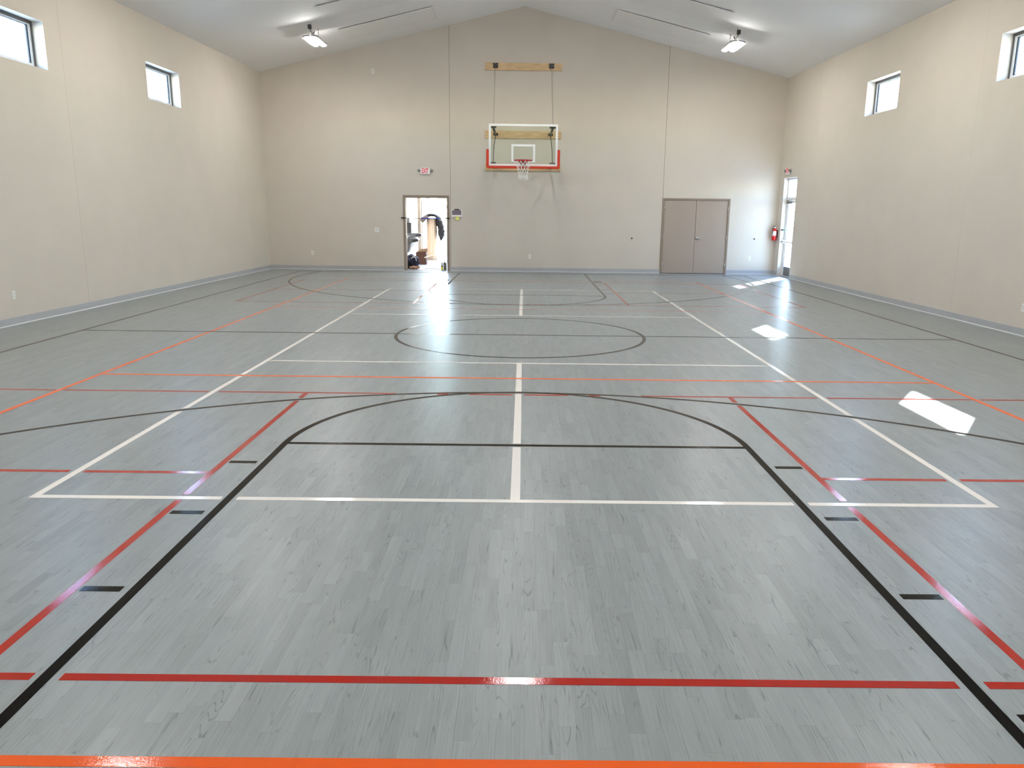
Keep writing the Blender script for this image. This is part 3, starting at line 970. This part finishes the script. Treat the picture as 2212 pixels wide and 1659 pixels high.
# chains
def chain(p0, p1):
    p0, p1 = Vector(p0), Vector(p1); mb = MB(); d = (p1 - p0); ln = d.length; d.normalize()
    n = int(ln / 0.040); a = d.cross(Vector((1, 0, 0))).normalized(); b = Vector((1, 0, 0))
    for i in range(n):
        c = p0.lerp(p1, (i + 0.5) / n); sd = b if i % 2 else a
        ring = []
        for j in range(8):
            th = 2 * PI * j / 8
            ring.append(c + d * (0.025 * math.cos(th)) + sd * (0.012 * math.sin(th)))
        mb.tube(ring, 0.0042, 5, closed=True)
    return mb


chain((-0.815, YW - 0.09, 5.672), (-0.787, YB + 0.09, 4.008)).build('chain', M['chain'], hp)
chain((0.771, YW - 0.09, 5.672), (0.780, YB + 0.09, 4.008)).build('chain', M['chain'], hp)
# backboard
board = MB().box(BX0 + 0.035, BX1 - 0.035, YB + 0.004, YB + 0.016, BZ0 + 0.035, BZ1 - 0.035).build('backboard', M['board_glass'], hp, origin=(0, YB, BZ0))
fr = MB(); fwid = 0.056
fr.rbox(BX0, BX1, YB, YB + 0.045, BZ1 - fwid, BZ1, 0.004).rbox(BX0, BX1, YB, YB + 0.045, BZ0, BZ0 + fwid, 0.004)
fr.rbox(BX0, BX0 + fwid, YB, YB + 0.045, BZ0 + fwid, BZ1 - fwid, 0.004).rbox(BX1 - fwid, BX1, YB, YB + 0.045, BZ0 + fwid, BZ1 - fwid, 0.004)
fr.build('board_frame', M['board_white'], board)
sq = MB(); q0, q1, z0, z1, tw = -0.315, 0.315, 3.035, 3.487, 0.054
sq.box(q0, q1, YB - 0.001, YB + 0.003, z1 - tw, z1).box(q0, q1, YB - 0.001, YB + 0.003, z0, z0 + tw).box(q0, q0 + tw, YB - 0.001, YB + 0.003, z0 + tw, z1 - tw).box(q1 - tw, q1, YB - 0.001, YB + 0.003, z0 + tw, z1 - tw)
sq.build('target_square', M['board_white'], board)
# red edge padding: rounded U
pad_o = 0.068


def pad_profile(a):
    return a


pm = MB()
path = [(BX0 - 0.033, 3.335), (BX0 - 0.033, BZ0 + 0.0), (BX0 - 0.02, BZ0 - 0.022), (BX0 + 0.0, BZ0 - 0.034), (BX1 - 0.0, BZ0 - 0.034), (BX1 + 0.02, BZ0 - 0.022), (BX1 + 0.033, BZ0 + 0.0), (BX1 + 0.033, 3.335)]
inner = [(BX0 + 0.002, 3.335), (BX0 + 0.002, BZ0 + 0.02), (BX0 + 0.008, BZ0 + 0.006), (BX0 + 0.02, BZ0 + 0.002), (BX1 - 0.02, BZ0 + 0.002), (BX1 - 0.008, BZ0 + 0.006), (BX1 - 0.002, BZ0 + 0.02), (BX1 - 0.002, 3.335)]
outer = [(-0.981, 3.33), (-0.981, 2.905), (-0.965, 2.878), (-0.935, 2.866), (0.935, 2.866), (0.962, 2.878), (0.975, 2.905), (0.975, 3.33)]
bm = bmesh.new()
fv = [bm.verts.new((x, YB - 0.030, z)) for x, z in outer] + [bm.verts.new((0.975 - 0.012, YB - 0.030, 3.355)), bm.verts.new((BX1 + 0.006, YB - 0.030, 3.355))] + [bm.verts.new((x, YB - 0.030, z)) for x, z in reversed(inner)] + [bm.verts.new((BX0 - 0.006, YB - 0.030, 3.355)), bm.verts.new((-0.969, YB - 0.030, 3.355))]
f = bm.faces.new(fv)
ex = bmesh.ops.extrude_face_region(bm, geom=[f])
bmesh.ops.translate(bm, verts=[v for v in ex['geom'] if isinstance(v, bmesh.types.BMVert)], vec=(0, 0.085, 0))
bmesh.ops.recalc_face_normals(bm, faces=bm.faces[:])
edges = [e for e in bm.edges if abs(e.verts[0].co.y - e.verts[1].co.y) < 1e-6]
bmesh.ops.bevel(bm, geom=edges, offset=0.010, segments=2, affect='EDGES', profile=0.6)
pm.from_bm(bm); bm.free()
pm.build('edge_padding', M['pad'], board)
# rear corner lugs, lower arms, upper arms and tension rods
for s, x in ((-1, -0.80), (1, 0.775)):
    MB().rbox(x - 0.085, x + 0.085, YB + 0.02, YB + 0.05, 3.892, 3.935, 0.004).build('board_lug', M['black'], hp)
    MB().rbox(x - 0.075, x + 0.075, YB + 0.02, YB + 0.05, 2.99, 3.03, 0.004).build('board_lug', M['bracket_grey'], hp)
    wx = x * 1.0
    bw = MB().rbox(wx - 0.068, wx + 0.068, YW - 0.060, YW - 0.042, 3.868, 3.94, 0.003)
    bw.box(wx - 0.03, wx - 0.018, YW - 0.12, YW - 0.06, 3.875, 3.935).box(wx + 0.018, wx + 0.03, YW - 0.12, YW - 0.06, 3.875, 3.935)
    bw.build('arm_bracket', M['black'], hp)
    # upper support arm, from the middle beam to the top corner of the board
    MB().tube([(wx, YW - 0.10, 3.905), (x, YB + 0.05, 3.912)], 0.034, 10).build('support_arm', M['bracket_grey'], hp)
    # lower support arm, from the lowest beam to the bottom corner
    lw = MB().rbox(wx - 0.068, wx + 0.068, YW - 0.060, YW - 0.042, 2.955, 3.03, 0.003)
    lw.box(wx - 0.03, wx - 0.018, YW - 0.12, YW - 0.06, 2.96, 3.025).box(wx + 0.018, wx + 0.03, YW - 0.12, YW - 0.06, 2.96, 3.025)
    lw.build('arm_bracket', M['black'], hp)
    MB().tube([(wx, YW - 0.10, 2.985), (x, YB + 0.05, 2.965)], 0.034, 10).build('support_arm', M['bracket_grey'], hp)
    # thin rod dropping from the middle bracket to the bottom corner
    MB().tube(smooth_path([(wx, YW - 0.08, 3.88), (wx + s * 0.02, YW - 0.8, 3.45), (x, YB + 0.06, 3.04)], 6), 0.009, 8).build('tension_rod', M['black'], hp)
    # diagonal brace between the arms
    MB().tube([(wx, YW - 0.09, 2.98), (x * 0.08, 10.66, 2.965)], 0.030, 8).build('brace', M['bracket_grey'], hp)
# centre strut that carries the rim mount
MB().tube([(0, 10.70, 2.965), (0, YB + 0.012, 2.965)], 0.030, 10).build('support_arm', M['bracket_grey'], hp)
# rim and net
RC = Vector((0, 9.685, 3.052)); RR = 0.2286
rm = MB()
rm.tube([(RC.x + (RR + 0.009) * math.cos(2 * PI * i / 36), RC.y + (RR + 0.009) * math.sin(2 * PI * i / 36), RC.z) for i in range(36)], 0.0115, 8, closed=True)
rm.rbox(-0.115, 0.115, YB - 0.012, YB, 2.99, 3.09, 0.003)
rm.prism8([(-0.105, YB - 0.012, 3.045), (0.105, YB - 0.012, 3.045), (0.075, RC.y + 0.225, 3.045), (-0.075, RC.y + 0.225, 3.045), (-0.105, YB - 0.012, 3.057), (0.105, YB - 0.012, 3.057), (0.075, RC.y + 0.225, 3.057), (-0.075, RC.y + 0.225, 3.057)])
rm.prism8([(-0.10, YB - 0.012, 2.985), (-0.09, YB - 0.012, 2.985), (-0.09, RC.y + 0.2, 3.04), (-0.10, RC.y + 0.2, 3.04), (-0.10, YB - 0.012, 3.05), (-0.09, YB - 0.012, 3.05), (-0.09, RC.y + 0.2, 3.052), (-0.10, RC.y + 0.2, 3.052)])
rm.prism8([(0.09, YB - 0.012, 2.985), (0.10, YB - 0.012, 2.985), (0.10, RC.y + 0.2, 3.04), (0.09, RC.y + 0.2, 3.04), (0.09, YB - 0.012, 3.05), (0.10, YB - 0.012, 3.05), (0.10, RC.y + 0.2, 3.052), (0.09, RC.y + 0.2, 3.052)])
for i in range(12):
    a = 2 * PI * (i + 0.5) / 12
    c = RC + Vector((math.cos(a) * (RR + 0.004), math.sin(a) * (RR + 0.004), -0.014))
    tg = Vector((-math.sin(a), math.cos(a), 0))
    rm.tube([c - tg * 0.015 + Vector((0, 0, 0.01)), c - tg * 0.008 - Vector((0, 0, 0.006)), c + tg * 0.008 - Vector((0, 0, 0.006)), c + tg * 0.015 + Vector((0, 0, 0.01))], 0.003, 5)
rm.build('rim', M['rim'], hp)
nm = MB()
levels = [(0.228, 3.036), (0.200, 2.96), (0.155, 2.87), (0.125, 2.78), (0.115, 2.68), (0.122, 2.565)]


def net_pt(lv, i):
    r, z = levels[lv]; a = 2 * PI * (i + 0.5 + (0.5 if lv % 2 else 0)) / 12
    jit = 0.004 * math.sin(i * 5.1 + lv * 2.3)
    return Vector((RC.x + (r + jit) * math.cos(a), RC.y + (r + jit) * math.sin(a), z + 0.006 * math.sin(i * 3.7 + lv)))


for lv in range(5):
    for i in range(12):
        dn = (i, i - 1) if lv % 2 == 0 else (i, i + 1)
        for j in dn:
            nm.tube([net_pt(lv, i), net_pt(lv + 1, j)], 0.0052, 5)
for i in range(12):
    p = net_pt(5, i)
    nm.lathe([(0.002, -0.010), (0.008, -0.004), (0.008, 0.004), (0.002, 0.010)], p, 6)
nm.build('net', M['net'], hp)


# ------------------------------------------------------------------ exit signs
def exit_sign(loc, rot, label):
    t = thing('exit_sign', label, 'exit sign', loc)
    t.rotation_euler = (0, 0, rot)
    # built facing -Y at the origin, then rotated with the empty
    base = ORIGIN[t.name]

    def put(mb, name, m):
        mb.v = [(x + base.x, y + base.y, z + base.z) for x, y, z in mb.v]
        return mb.build(name, m, t)
    put(MB().rbox(-0.140, 0.140, -0.046, 0, -0.090, 0.090, 0.008), 'housing', M['white'])
    put(MB().rbox(-0.124, 0.124, -0.050, -0.0462, -0.074, 0.074, 0.001), 'sign_face', M['sign_face'])
    me = text_mesh('EXIT', 0.19, 0.50)
    for v in me.vertices: v.co = Vector((v.co.x * 1.0, -0.0525 - v.co.z * 0.5, v.co.y))
    me.materials.append(M['sign_red'])
    o = bpy.data.objects.new('lettering', me); COL.objects.link(o); o.parent = t
    for s in (-1, 1):
        hd = MB().lathe([(0.030, -0.02), (0.036, -0.03), (0.036, -0.070), (0.030, -0.074)], (s * 0.182, 0, 0.012), 16, 'y')
        hd.tube([(s * 0.135, -0.02, -0.03), (s * 0.16, -0.03, -0.005), (s * 0.182, -0.03, 0.012)], 0.010, 8)
        put(hd, 'emergency_lamp', M['bracket_grey'] if False else M['can_grey'])
    return t


exit_sign((-2.836, YW - 0.0005, 2.863), 0, 'white EXIT sign with red letters and two lamp heads above the open doorway')
exit_sign((sx(1, 11.36, 0.0005), 11.36, 2.945), -PI / 2, 'white EXIT sign with red letters on the right wall over the glass door')


# ------------------------------------------------------------------ wall controls, plates, stops
tp = thing('wall_controller', 'white wall controller with a grey screen, right of the open doorway', 'control panel', (-1.93, YW, 1.57))
MB().rbox(-2.088, -1.780, YW - 0.030, YW - 0.0005, 1.572, 1.785, 0.006).build('housing', M['white'], tp)
MB().rbox(-2.070, -1.800, YW - 0.035, YW - 0.0302, 1.632, 1.762, 0.002).build('screen', M['screen'], tp)
MB().rbox(-2.000, -1.860, YW - 0.042, YW - 0.002, 1.772, 1.800, 0.004).build('sensor_bar', M['black'], tp)
nb = MB()
nb.prism8([(-1.966, YW - 0.036, 1.482), (-1.862, YW - 0.036, 1.482), (-1.862, YW - 0.033, 1.482), (-1.966, YW - 0.033, 1.482), (-1.966, YW - 0.0335, 1.586), (-1.862, YW - 0.0335, 1.586), (-1.862, YW - 0.031, 1.586), (-1.966, YW - 0.031, 1.586)])
tag(nb.build('sticky_note', M['note'], None, origin=(-1.914, YW - 0.03, 1.48)), 'yellow sticky note stuck on the bottom edge of the wall controller', 'sticky note')


def plate(name, label, cat, c, wd, ht, side, kind='outlet'):
    """side: 'back', or -1/+1 for the side walls; c = (along, z)"""
    a, z = c
    loc = (a, YW, z) if side == 'back' else (sx(side, a), a, z)
    t = thing(name, label, cat, loc)

    def bx(u0, u1, n0, n1, z0, z1, nm, m, bev=0.002):
        mb = MB()
        if side == 'back': mb.rbox(a + u0, a + u1, YW - n1, YW - n0, z + z0, z + z1, bev)
        else:
            xa, xb = sorted((sx(side, a, n0), sx(side, a, n1)))
            mb.rbox(xa, xb, a + u0, a + u1, z + z0, z + z1, bev)
        return mb.build(nm, m, t)
    bx(-wd / 2, wd / 2, 0.0006, 0.008, -ht / 2, ht / 2, 'cover_plate', M['white'])
    if kind == 'outlet':
        for zz in (-0.021, 0.021):
            bx(-0.017, 0.017, 0.0081, 0.0105, zz - 0.015, zz + 0.015, 'socket', M['offwhite'], 0.001)
    elif kind == 'switch':
        for uu in (-0.023, 0.023):
            bx(uu - 0.016, uu + 0.016, 0.0081, 0.012, -0.033, 0.033, 'rocker', M['offwhite'], 0.001)
    else:
        bx(-0.02, 0.02, 0.0081, 0.010, -0.045, 0.045, 'insert', M['offwhite'], 0.001)
    return t


plate('wall_outlet', 'white outlet low on the back wall, leftmost, well left of the doorway', 'outlet', (-6.216, 0.486), 0.074, 0.119, 'back')
plate('wall_outlet', 'white outlet low on the back wall under the basketball hoop', 'outlet', (0.221, 0.446), 0.076, 0.125, 'back')
plate('wall_outlet', 'white outlet low on the back wall between the taupe doors and the corner', 'outlet', (6.749, 0.468), 0.076, 0.122, 'back')
plate('wall_outlet', 'white outlet low on the left side wall near the picture edge', 'outlet', (0.467, 0.452), 0.076, 0.122, -1)
plate('wall_outlet', 'white outlet low on the right side wall, cut by the picture edge', 'outlet', (0.50, 0.428), 0.076, 0.122, 1)
plate('light_switch', 'white double light switch on the back wall left of the doorway', 'switch', (-4.289, 1.174), 0.128, 0.130, 'back', 'switch')
plate('blank_plate', 'small white plate high on the back wall near the ceiling, left of the hoop', 'wall plate', (-4.275, 5.570), 0.074, 0.122, 'back', 'blank')
for x, z, lb in ((3.23, 1.015, 'small dark round door stop on the back wall left of the taupe doors'), (6.853, 1.038, 'small dark round door stop on the back wall right of the taupe doors')):
    t = thing('door_stop', lb, 'door stop', (x, YW, z))
    MB().lathe([(0.022, YW - 0.0005), (0.022, YW - 0.006), (0.018, YW - 0.010)], (x, 0, z), 16, 'y').build('backplate', M['bracket_grey'], t)
    MB().lathe([(0.017, YW - 0.010), (0.017, YW - 0.022), (0.011, YW - 0.030)], (x, 0, z), 16, 'y').build('bumper', M['hose'], t)


# ------------------------------------------------------------------ fire extinguisher
EX, EY, EZ = sx(1, 11.90, 0.095), 11.90, 1.005
t = thing('fire_extinguisher', 'red fire extinguisher hanging on the right wall between corner and glass door', 'fire extinguisher', (EX, EY, EZ))
MB().lathe([(0.055, EZ), (0.064, EZ + 0.012), (0.066, EZ + 0.05), (0.066, EZ + 0.28), (0.058, EZ + 0.315), (0.036, EZ + 0.34), (0.020, EZ + 0.348), (0.018, EZ + 0.36)], (EX, EY, 0), 24).build('cylinder', M['ext_red'], t)
lab = MB(); n = 10
for i in range(n + 1):
    a = math.radians(-165 + 110 * i / n)
    for z in (EZ + 0.16, EZ + 0.27): lab.v.append((EX + 0.0668 * math.cos(a), EY + 0.0668 * math.sin(a), z))
    for z in (EZ + 0.27, EZ + 0.16): lab.v.append((EX + 0.066 * math.cos(a), EY + 0.066 * math.sin(a), z))
for i in range(n):
    q = 4 * i
    for j in range(4): lab.f.append((q + j, q + (j + 1) % 4, q + 4 + (j + 1) % 4, q + 4 + j))
lab.build('paper_label', M['label'], t)
MB().lathe([(0.0672, EZ + 0.135), (0.0672, EZ + 0.150)], (EX, EY, 0), 24).build('band', M['label'], t)
vm = MB().rbox(EX - 0.018, EX + 0.018, EY - 0.018, EY + 0.018, EZ + 0.355, EZ + 0.39, 0.003)
vm.build('valve', M['steel'], t)
MB().prism8([(EX - 0.065, EY - 0.012, EZ + 0.392), (EX + 0.02, EY - 0.012, EZ + 0.392), (EX + 0.02, EY + 0.012, EZ + 0.392), (EX - 0.065, EY + 0.012, EZ + 0.392),
             (EX - 0.065, EY - 0.012, EZ + 0.400), (EX + 0.02, EY - 0.012, EZ + 0.404), (EX + 0.02, EY + 0.012, EZ + 0.404), (EX - 0.065, EY + 0.012, EZ + 0.400)]).prism8(
            [(EX - 0.055, EY - 0.012, EZ + 0.425), (EX + 0.02, EY - 0.012, EZ + 0.404), (EX + 0.02, EY + 0.012, EZ + 0.404), (EX - 0.055, EY + 0.012, EZ + 0.425),
             (EX - 0.055, EY - 0.012, EZ + 0.436), (EX + 0.02, EY - 0.012, EZ + 0.418), (EX + 0.02, EY + 0.012, EZ + 0.418), (EX - 0.055, EY + 0.012, EZ + 0.436)]).build('handle', M['black'], t)
MB().tube(smooth_path([(EX - 0.02, EY - 0.015, EZ + 0.37), (EX - 0.07, EY - 0.05, EZ + 0.36), (EX - 0.075, EY - 0.05, EZ + 0.28), (EX - 0.072, EY - 0.045, EZ + 0.20)], 5), 0.009, 8).build('hose', M['hose'], t)
MB().rbox(EX + 0.066, sx(1, EY, 0.001), EY - 0.02, EY + 0.02, EZ + 0.10, EZ + 0.30, 0.002).build('wall_bracket', M['black'], t)


# ------------------------------------------------------------------ straps across the doorways
t = thing('barrier_strap', 'thin dark strap with black ends and blue middle stretched across the open doorway', 'strap', (-2.85, YW - 0.05, 1.53))
yy = YW - 0.045
MB().tube([(-3.575, yy, 1.532), (-3.53, yy, 1.531), (-3.46, yy, 1.530), (-3.42, yy, 1.529)], [0.006, 0.022, 0.020, 0.008], 10).build('hook_end', M['strap'], t)
MB().tube([(-2.13, yy, 1.535), (-2.17, yy, 1.534), (-2.24, yy, 1.533), (-2.29, yy, 1.532)], [0.006, 0.022, 0.020, 0.008], 10).build('hook_end', M['strap'], t)
MB().tube(smooth_path([(-3.43, yy, 1.529), (-2.95, yy, 1.523), (-2.28, yy, 1.532)], 6), 0.007, 8).build('cord', M['strap'], t)
MB().rbox(-2.96, -2.44, yy - 0.008, yy + 0.008, 1.508, 1.536, 0.003).build('webbing', M['strap_blue'], t)
t = thing('barrier_strap', 'thin teal strap stretched across the glass door in the right wall', 'strap', (sx(1, 11.17, 0.03), 11.17, 1.30))
xs = sx(1, 11.17, -0.06)
MB().tube([(sx(1, 11.68, -0.05), 11.672, 1.315), (xs, 11.4, 1.318), (sx(1, 10.68, -0.05), 10.674, 1.32)], 0.007, 8).build('webbing', M['strap_teal'], t)
MB().rbox(sx(1, 11.68, -0.03) - 0.012, sx(1, 11.68, -0.07) + 0.012, 11.655, 11.684, 1.295, 1.335, 0.004).build('hook_end', M['strap'], t)


# ------------------------------------------------------------------ things in the hall
t = thing('drinking_fountain', 'grey two-level drinking fountain with bottle filler on the hall wall', 'drinking fountain', (HX, 13.9, 0.5))
for (yc, zt, nm) in ((13.45, 0.885, 'basin'), (14.25, 1.02, 'basin')):
    bs = MB(); w2 = 0.23
    pr = [(HX + 0.001, zt - 0.13), (HX + 0.40, zt - 0.105), (HX + 0.47, zt - 0.06), (HX + 0.48, zt - 0.02), (HX + 0.46, zt), (HX + 0.001, zt + 0.005)]
    bs.extrude(pr, 'y', yc - w2, yc + w2)
    bo = bs.build(nm, M['fountain'], t)
    MB().box(HX + 0.06, HX + 0.43, yc - 0.18, yc + 0.18, zt - 0.012, zt + 0.007).build('bowl', M['fountain_dark'], bo)
    MB().tube(smooth_path([(HX + 0.12, yc - 0.08, zt + 0.005), (HX + 0.13, yc - 0.06, zt + 0.06), (HX + 0.18, yc - 0.02, zt + 0.075)], 4), 0.011, 8).build('bubbler', M['steel'], bo)
    MB().rbox(HX + 0.3, HX + 0.478, yc - w2 - 0.006, yc - w2 + 0.02, zt - 0.085, zt - 0.03, 0.004).build('push_button', M['fountain_dark'], bo)
    sk = MB().extrude([(HX + 0.001, zt - 0.43), (HX + 0.16, zt - 0.42), (HX + 0.27, zt - 0.13), (HX + 0.001, zt - 0.13)], 'y', yc - w2 + 0.03, yc + w2 - 0.03)
    sk.build('skirt', M['fountain'], t)
MB().rbox(HX + 0.001, HX + 0.10, 14.08, 14.42, 1.03, 1.50, 0.008).build('bottle_filler', M['fountain'], t)
MB().rbox(HX + 0.001, HX + 0.16, 14.04, 14.075, 1.03, 1.36, 0.006).build('side_panel', M['fountain_dark'], t)

t = thing('flooring_roll', 'tall upright beige roll standing in the hall with a jacket on top', 'roll', (-3.25, 17.1, 0))
rp = [(0.185, 0.0), (0.187, 0.4), (0.184, 0.9), (0.186, 1.46), (0.15, 1.462), (0.15, 1.40)]
MB().lathe(rp, (-3.25, 17.1, 0), 28).build('rolled_sheet', M['roll'], t)
MB().box(-3.18, -3.17, 16.905, 16.918, 0.002, 1.455).build('loose_edge', M['lath'], t)


jk = thing('jacket', 'black jacket draped over the top of the upright beige roll', 'jacket', (-3.1, 17.0, 1.5))
bm = bmesh.new()
jp = smooth_path([(-3.60, 17.0, 1.41), (-3.50, 17.0, 1.50), (-3.38, 17.02, 1.565), (-3.24, 17.03, 1.585), (-3.10, 17.02, 1.56), (-3.01, 17.0, 1.48), (-2.96, 16.98, 1.33), (-2.92, 16.97, 1.15), (-2.90, 16.96, 0.97), (-2.90, 16.96, 0.84), (-2.92, 16.96, 0.70)], 3)
rings = []; nj = 18; mj = len(jp)
for i, p in enumerate(jp):
    d = (jp[min(i + 1, mj - 1)] - jp[max(0, i - 1)]).normalized(); sd = Vector((0, 1, 0)); nr = sd.cross(d).normalized()
    f = i / (mj - 1)
    wy = 0.20 + 0.06 * math.sin(PI * f) - 0.10 * max(0, (f - 0.85) / 0.15); th = 0.050 + 0.055 * max(0, min(1, (f - 0.42) / 0.2)) - 0.09 * max(0, (f - 0.86) / 0.14)
    rg = []
    for j in range(nj):
        a = 2 * PI * j / nj
        fold = 1 + 0.16 * math.sin(5 * a + f * 7) + 0.07 * math.sin(9 * a - f * 15)
        rg.append(bm.verts.new(p + sd * (math.cos(a) * wy * fold) + nr * (math.sin(a) * th * fold)))
    rings.append(rg)
for i in range(mj - 1):
    for j in range(nj):
        bm.faces.new((rings[i][j], rings[i][(j + 1) % nj], rings[i + 1][(j + 1) % nj], rings[i + 1][j]))
bm.faces.new(rings[0]); bm.faces.new(rings[-1])
mb = MB(); mb.from_bm(bm, True); bm.free(); mb.build('jacket_body', M['jacket'], jk)
sl = MB(); sp_ = smooth_path([(-3.02, 16.80, 1.50), (-2.93, 16.76, 1.36), (-2.86, 16.75, 1.15), (-2.84, 16.75, 0.98), (-2.88, 16.76, 0.84)], 4)
sl.tube(sp_, [0.045 + 0.022 * math.sin(1.9 * i) + 0.03 * math.sin(PI * i / (len(sp_) - 1)) for i in range(len(sp_))], 12); sl.build('sleeve', M['jacket'], jk)
sl = MB(); sp_ = smooth_path([(-3.36, 16.80, 1.54), (-3.47, 16.76, 1.46), (-3.58, 16.75, 1.36)], 4)
sl.tube(sp_, [0.05, 0.06, 0.058, 0.066, 0.07, 0.078, 0.074, 0.08, 0.072][:len(sp_)], 12); sl.build('sleeve', M['jacket_grey'], jk)

t = thing('cardboard_box', 'brown cardboard box with an open flap on the hall floor', 'box', (-3.33, 14.75, 0))
bx = MB(); x0, x1, y0, y1, hb = -3.50, -3.17, 14.58, 14.95, 0.40
bx.box(x0, x1, y0, y0 + 0.006, 0, hb).box(x0, x1, y1 - 0.006, y1, 0, hb).box(x0, x0 + 0.006, y0 + 0.006, y1 - 0.006, 0, hb).box(x1 - 0.006, x1, y0 + 0.006, y1 - 0.006, 0, hb).box(x0, x1, y0, y1, 0, 0.006)
bx.build('carton', M['card'], t)
MB().prism8([(x0, y1 - 0.006, hb), (x1, y1 - 0.006, hb), (x1, y1, hb), (x0, y1, hb), (x0 + 0.12, y1 - 0.02, hb + 0.09), (x1 + 0.02, y1 - 0.02, hb + 0.12), (x1 + 0.02, y1 - 0.014, hb + 0.12), (x0 + 0.12, y1 - 0.014, hb + 0.09)]).build('flap', M['card_light'], t)

t = thing('duffel_bag', 'lumpy dark navy bag on the hall floor just inside the doorway', 'bag', (-3.42, 12.95, 0))
bm = bmesh.new(); bmesh.ops.create_icosphere(bm, subdivisions=4, radius=1)
for v in bm.verts:
    n = v.co.normalized()
    k_ = 1 + 0.10 * math.sin(5 * n.x + 2) * math.cos(6 * n.z) + 0.07 * math.sin(11 * n.y + 4 * n.x) + 0.05 * math.sin(14 * n.z + 9 * n.x)
    z = 0.20 + n.z * k_ * 0.20
    v.co = Vector((-3.42 + n.x * k_ * 0.235, 12.95 + n.y * k_ * 0.26, max(0.001, z)))
mb = MB(); mb.from_bm(bm, True); bm.free(); mb.build('bag_body', M['bag'], t)
MB().tube(smooth_path([(-3.40, 12.74, 0.30), (-3.33, 12.68, 0.36), (-3.27, 12.72, 0.34), (-3.24, 12.76, 0.24)], 5), 0.012, 6).build('handle', M['label'], t)
MB().tube(smooth_path([(-3.50, 12.72, 0.22), (-3.45, 12.68, 0.12), (-3.38, 12.68, 0.16)], 5), 0.008, 6).build('strap', M['strap'], t)
t = thing('paper_sack', 'crumpled brown paper sack lying in front of the navy bag', 'sack', (-3.28, 12.52, 0))
bm = bmesh.new(); bmesh.ops.create_icosphere(bm, subdivisions=3, radius=1)
for v in bm.verts:
    n = v.co.normalized()
    k_ = 1 + 0.15 * math.sin(7 * n.x + 3 * n.z) + 0.1 * math.cos(12 * n.y + 5 * n.x)
    v.co = Vector((-3.28 + n.x * k_ * 0.15, 12.52 + n.y * k_ * 0.11, max(0.001, 0.05 + n.z * k_ * 0.052)))
mb = MB(); mb.from_bm(bm); bm.free(); mb.build('sack_body', M['kraft'], t)
MB().prism8([(-3.16, 12.47, 0.03), (-3.12, 12.47, 0.03), (-3.12, 12.58, 0.03), (-3.16, 12.58, 0.03), (-3.165, 12.48, 0.10), (-3.13, 12.47, 0.11), (-3.13, 12.56, 0.11), (-3.165, 12.57, 0.10)]).build('folded_top', M['kraft'], t)

t = thing('spray_can', 'small yellow and white spray can standing inside the right door jamb', 'can', (-2.412, 12.33, 0))
cx, cy = -2.412, 12.33
MB().lathe([(0.034, 0.001), (0.035, 0.004), (0.035, 0.092)], (cx, cy, 0), 18).build('can_base', M['yellow'], t)
MB().lathe([(0.0352, 0.092), (0.0352, 0.122)], (cx, cy, 0), 18).build('band', M['hose'], t)
MB().lathe([(0.035, 0.122), (0.035, 0.205), (0.024, 0.218), (0.022, 0.235), (0.012, 0.237)], (cx, cy, 0), 18).build('can_top', M['label'], t)
t = thing('metal_can', 'grey metal can standing beside the yellow spray can', 'can', (-2.31, 12.36, 0))
cx, cy = -2.325, 12.36
MB().rbox(cx - 0.048, cx + 0.048, cy - 0.04, cy + 0.04, 0.001, 0.222, 0.006).build('can_body', M['can_grey'], t)
MB().lathe([(0.018, 0.222), (0.018, 0.240), (0.014, 0.243)], (cx - 0.015, cy, 0), 14).build('cap', M['bracket_grey'], t)
MB().tube(smooth_path([(cx - 0.03, cy, 0.222), (cx - 0.02, cy, 0.25), (cx + 0.03, cy, 0.25), (cx + 0.04, cy, 0.222)], 4), 0.004, 6).build('handle', M['steel'], t)

mb = MB()
mb.prism8([(-3.20, 14.4, 0.225), (-2.96, 14.9, 0.285), (-2.965, 14.92, 0.285), (-3.205, 14.42, 0.225), (-3.20, 14.4, 0.255), (-2.96, 14.9, 0.315), (-2.965, 14.92, 0.315), (-3.205, 14.42, 0.255)])
tag(mb.build('wood_lath', M['lath'], None, origin=(-3.1, 14.6, 0.25)), 'short pale wooden stick leaning out of the cardboard box', 'stick')
for i, (x, y, ln, an, col, lb) in enumerate(((-3.0, 12.6, 0.22, 0.4, 'strap', 'dark offcut of wire on the hall floor, nearest the paper sack'), (-2.8, 12.75, 0.26, -0.2, 'card', 'brown scrap strip on the hall floor, middle of the doorway'), (-2.62, 12.55, 0.18, 0.7, 'strap', 'dark offcut of wire on the hall floor, nearest the spray can'))):
    pts = [(x + math.cos(an) * ln * f - math.sin(an) * 0.02 * math.sin(f * 6), y + math.sin(an) * ln * f + 0.02 * math.sin(f * 6), 0.006) for f in (0, 0.25, 0.5, 0.75, 1)]
    tag(MB().tube(smooth_path(pts, 3), 0.005, 6).build('scrap_strip', M[col], None, origin=(x, y, 0)), lb, 'scrap')
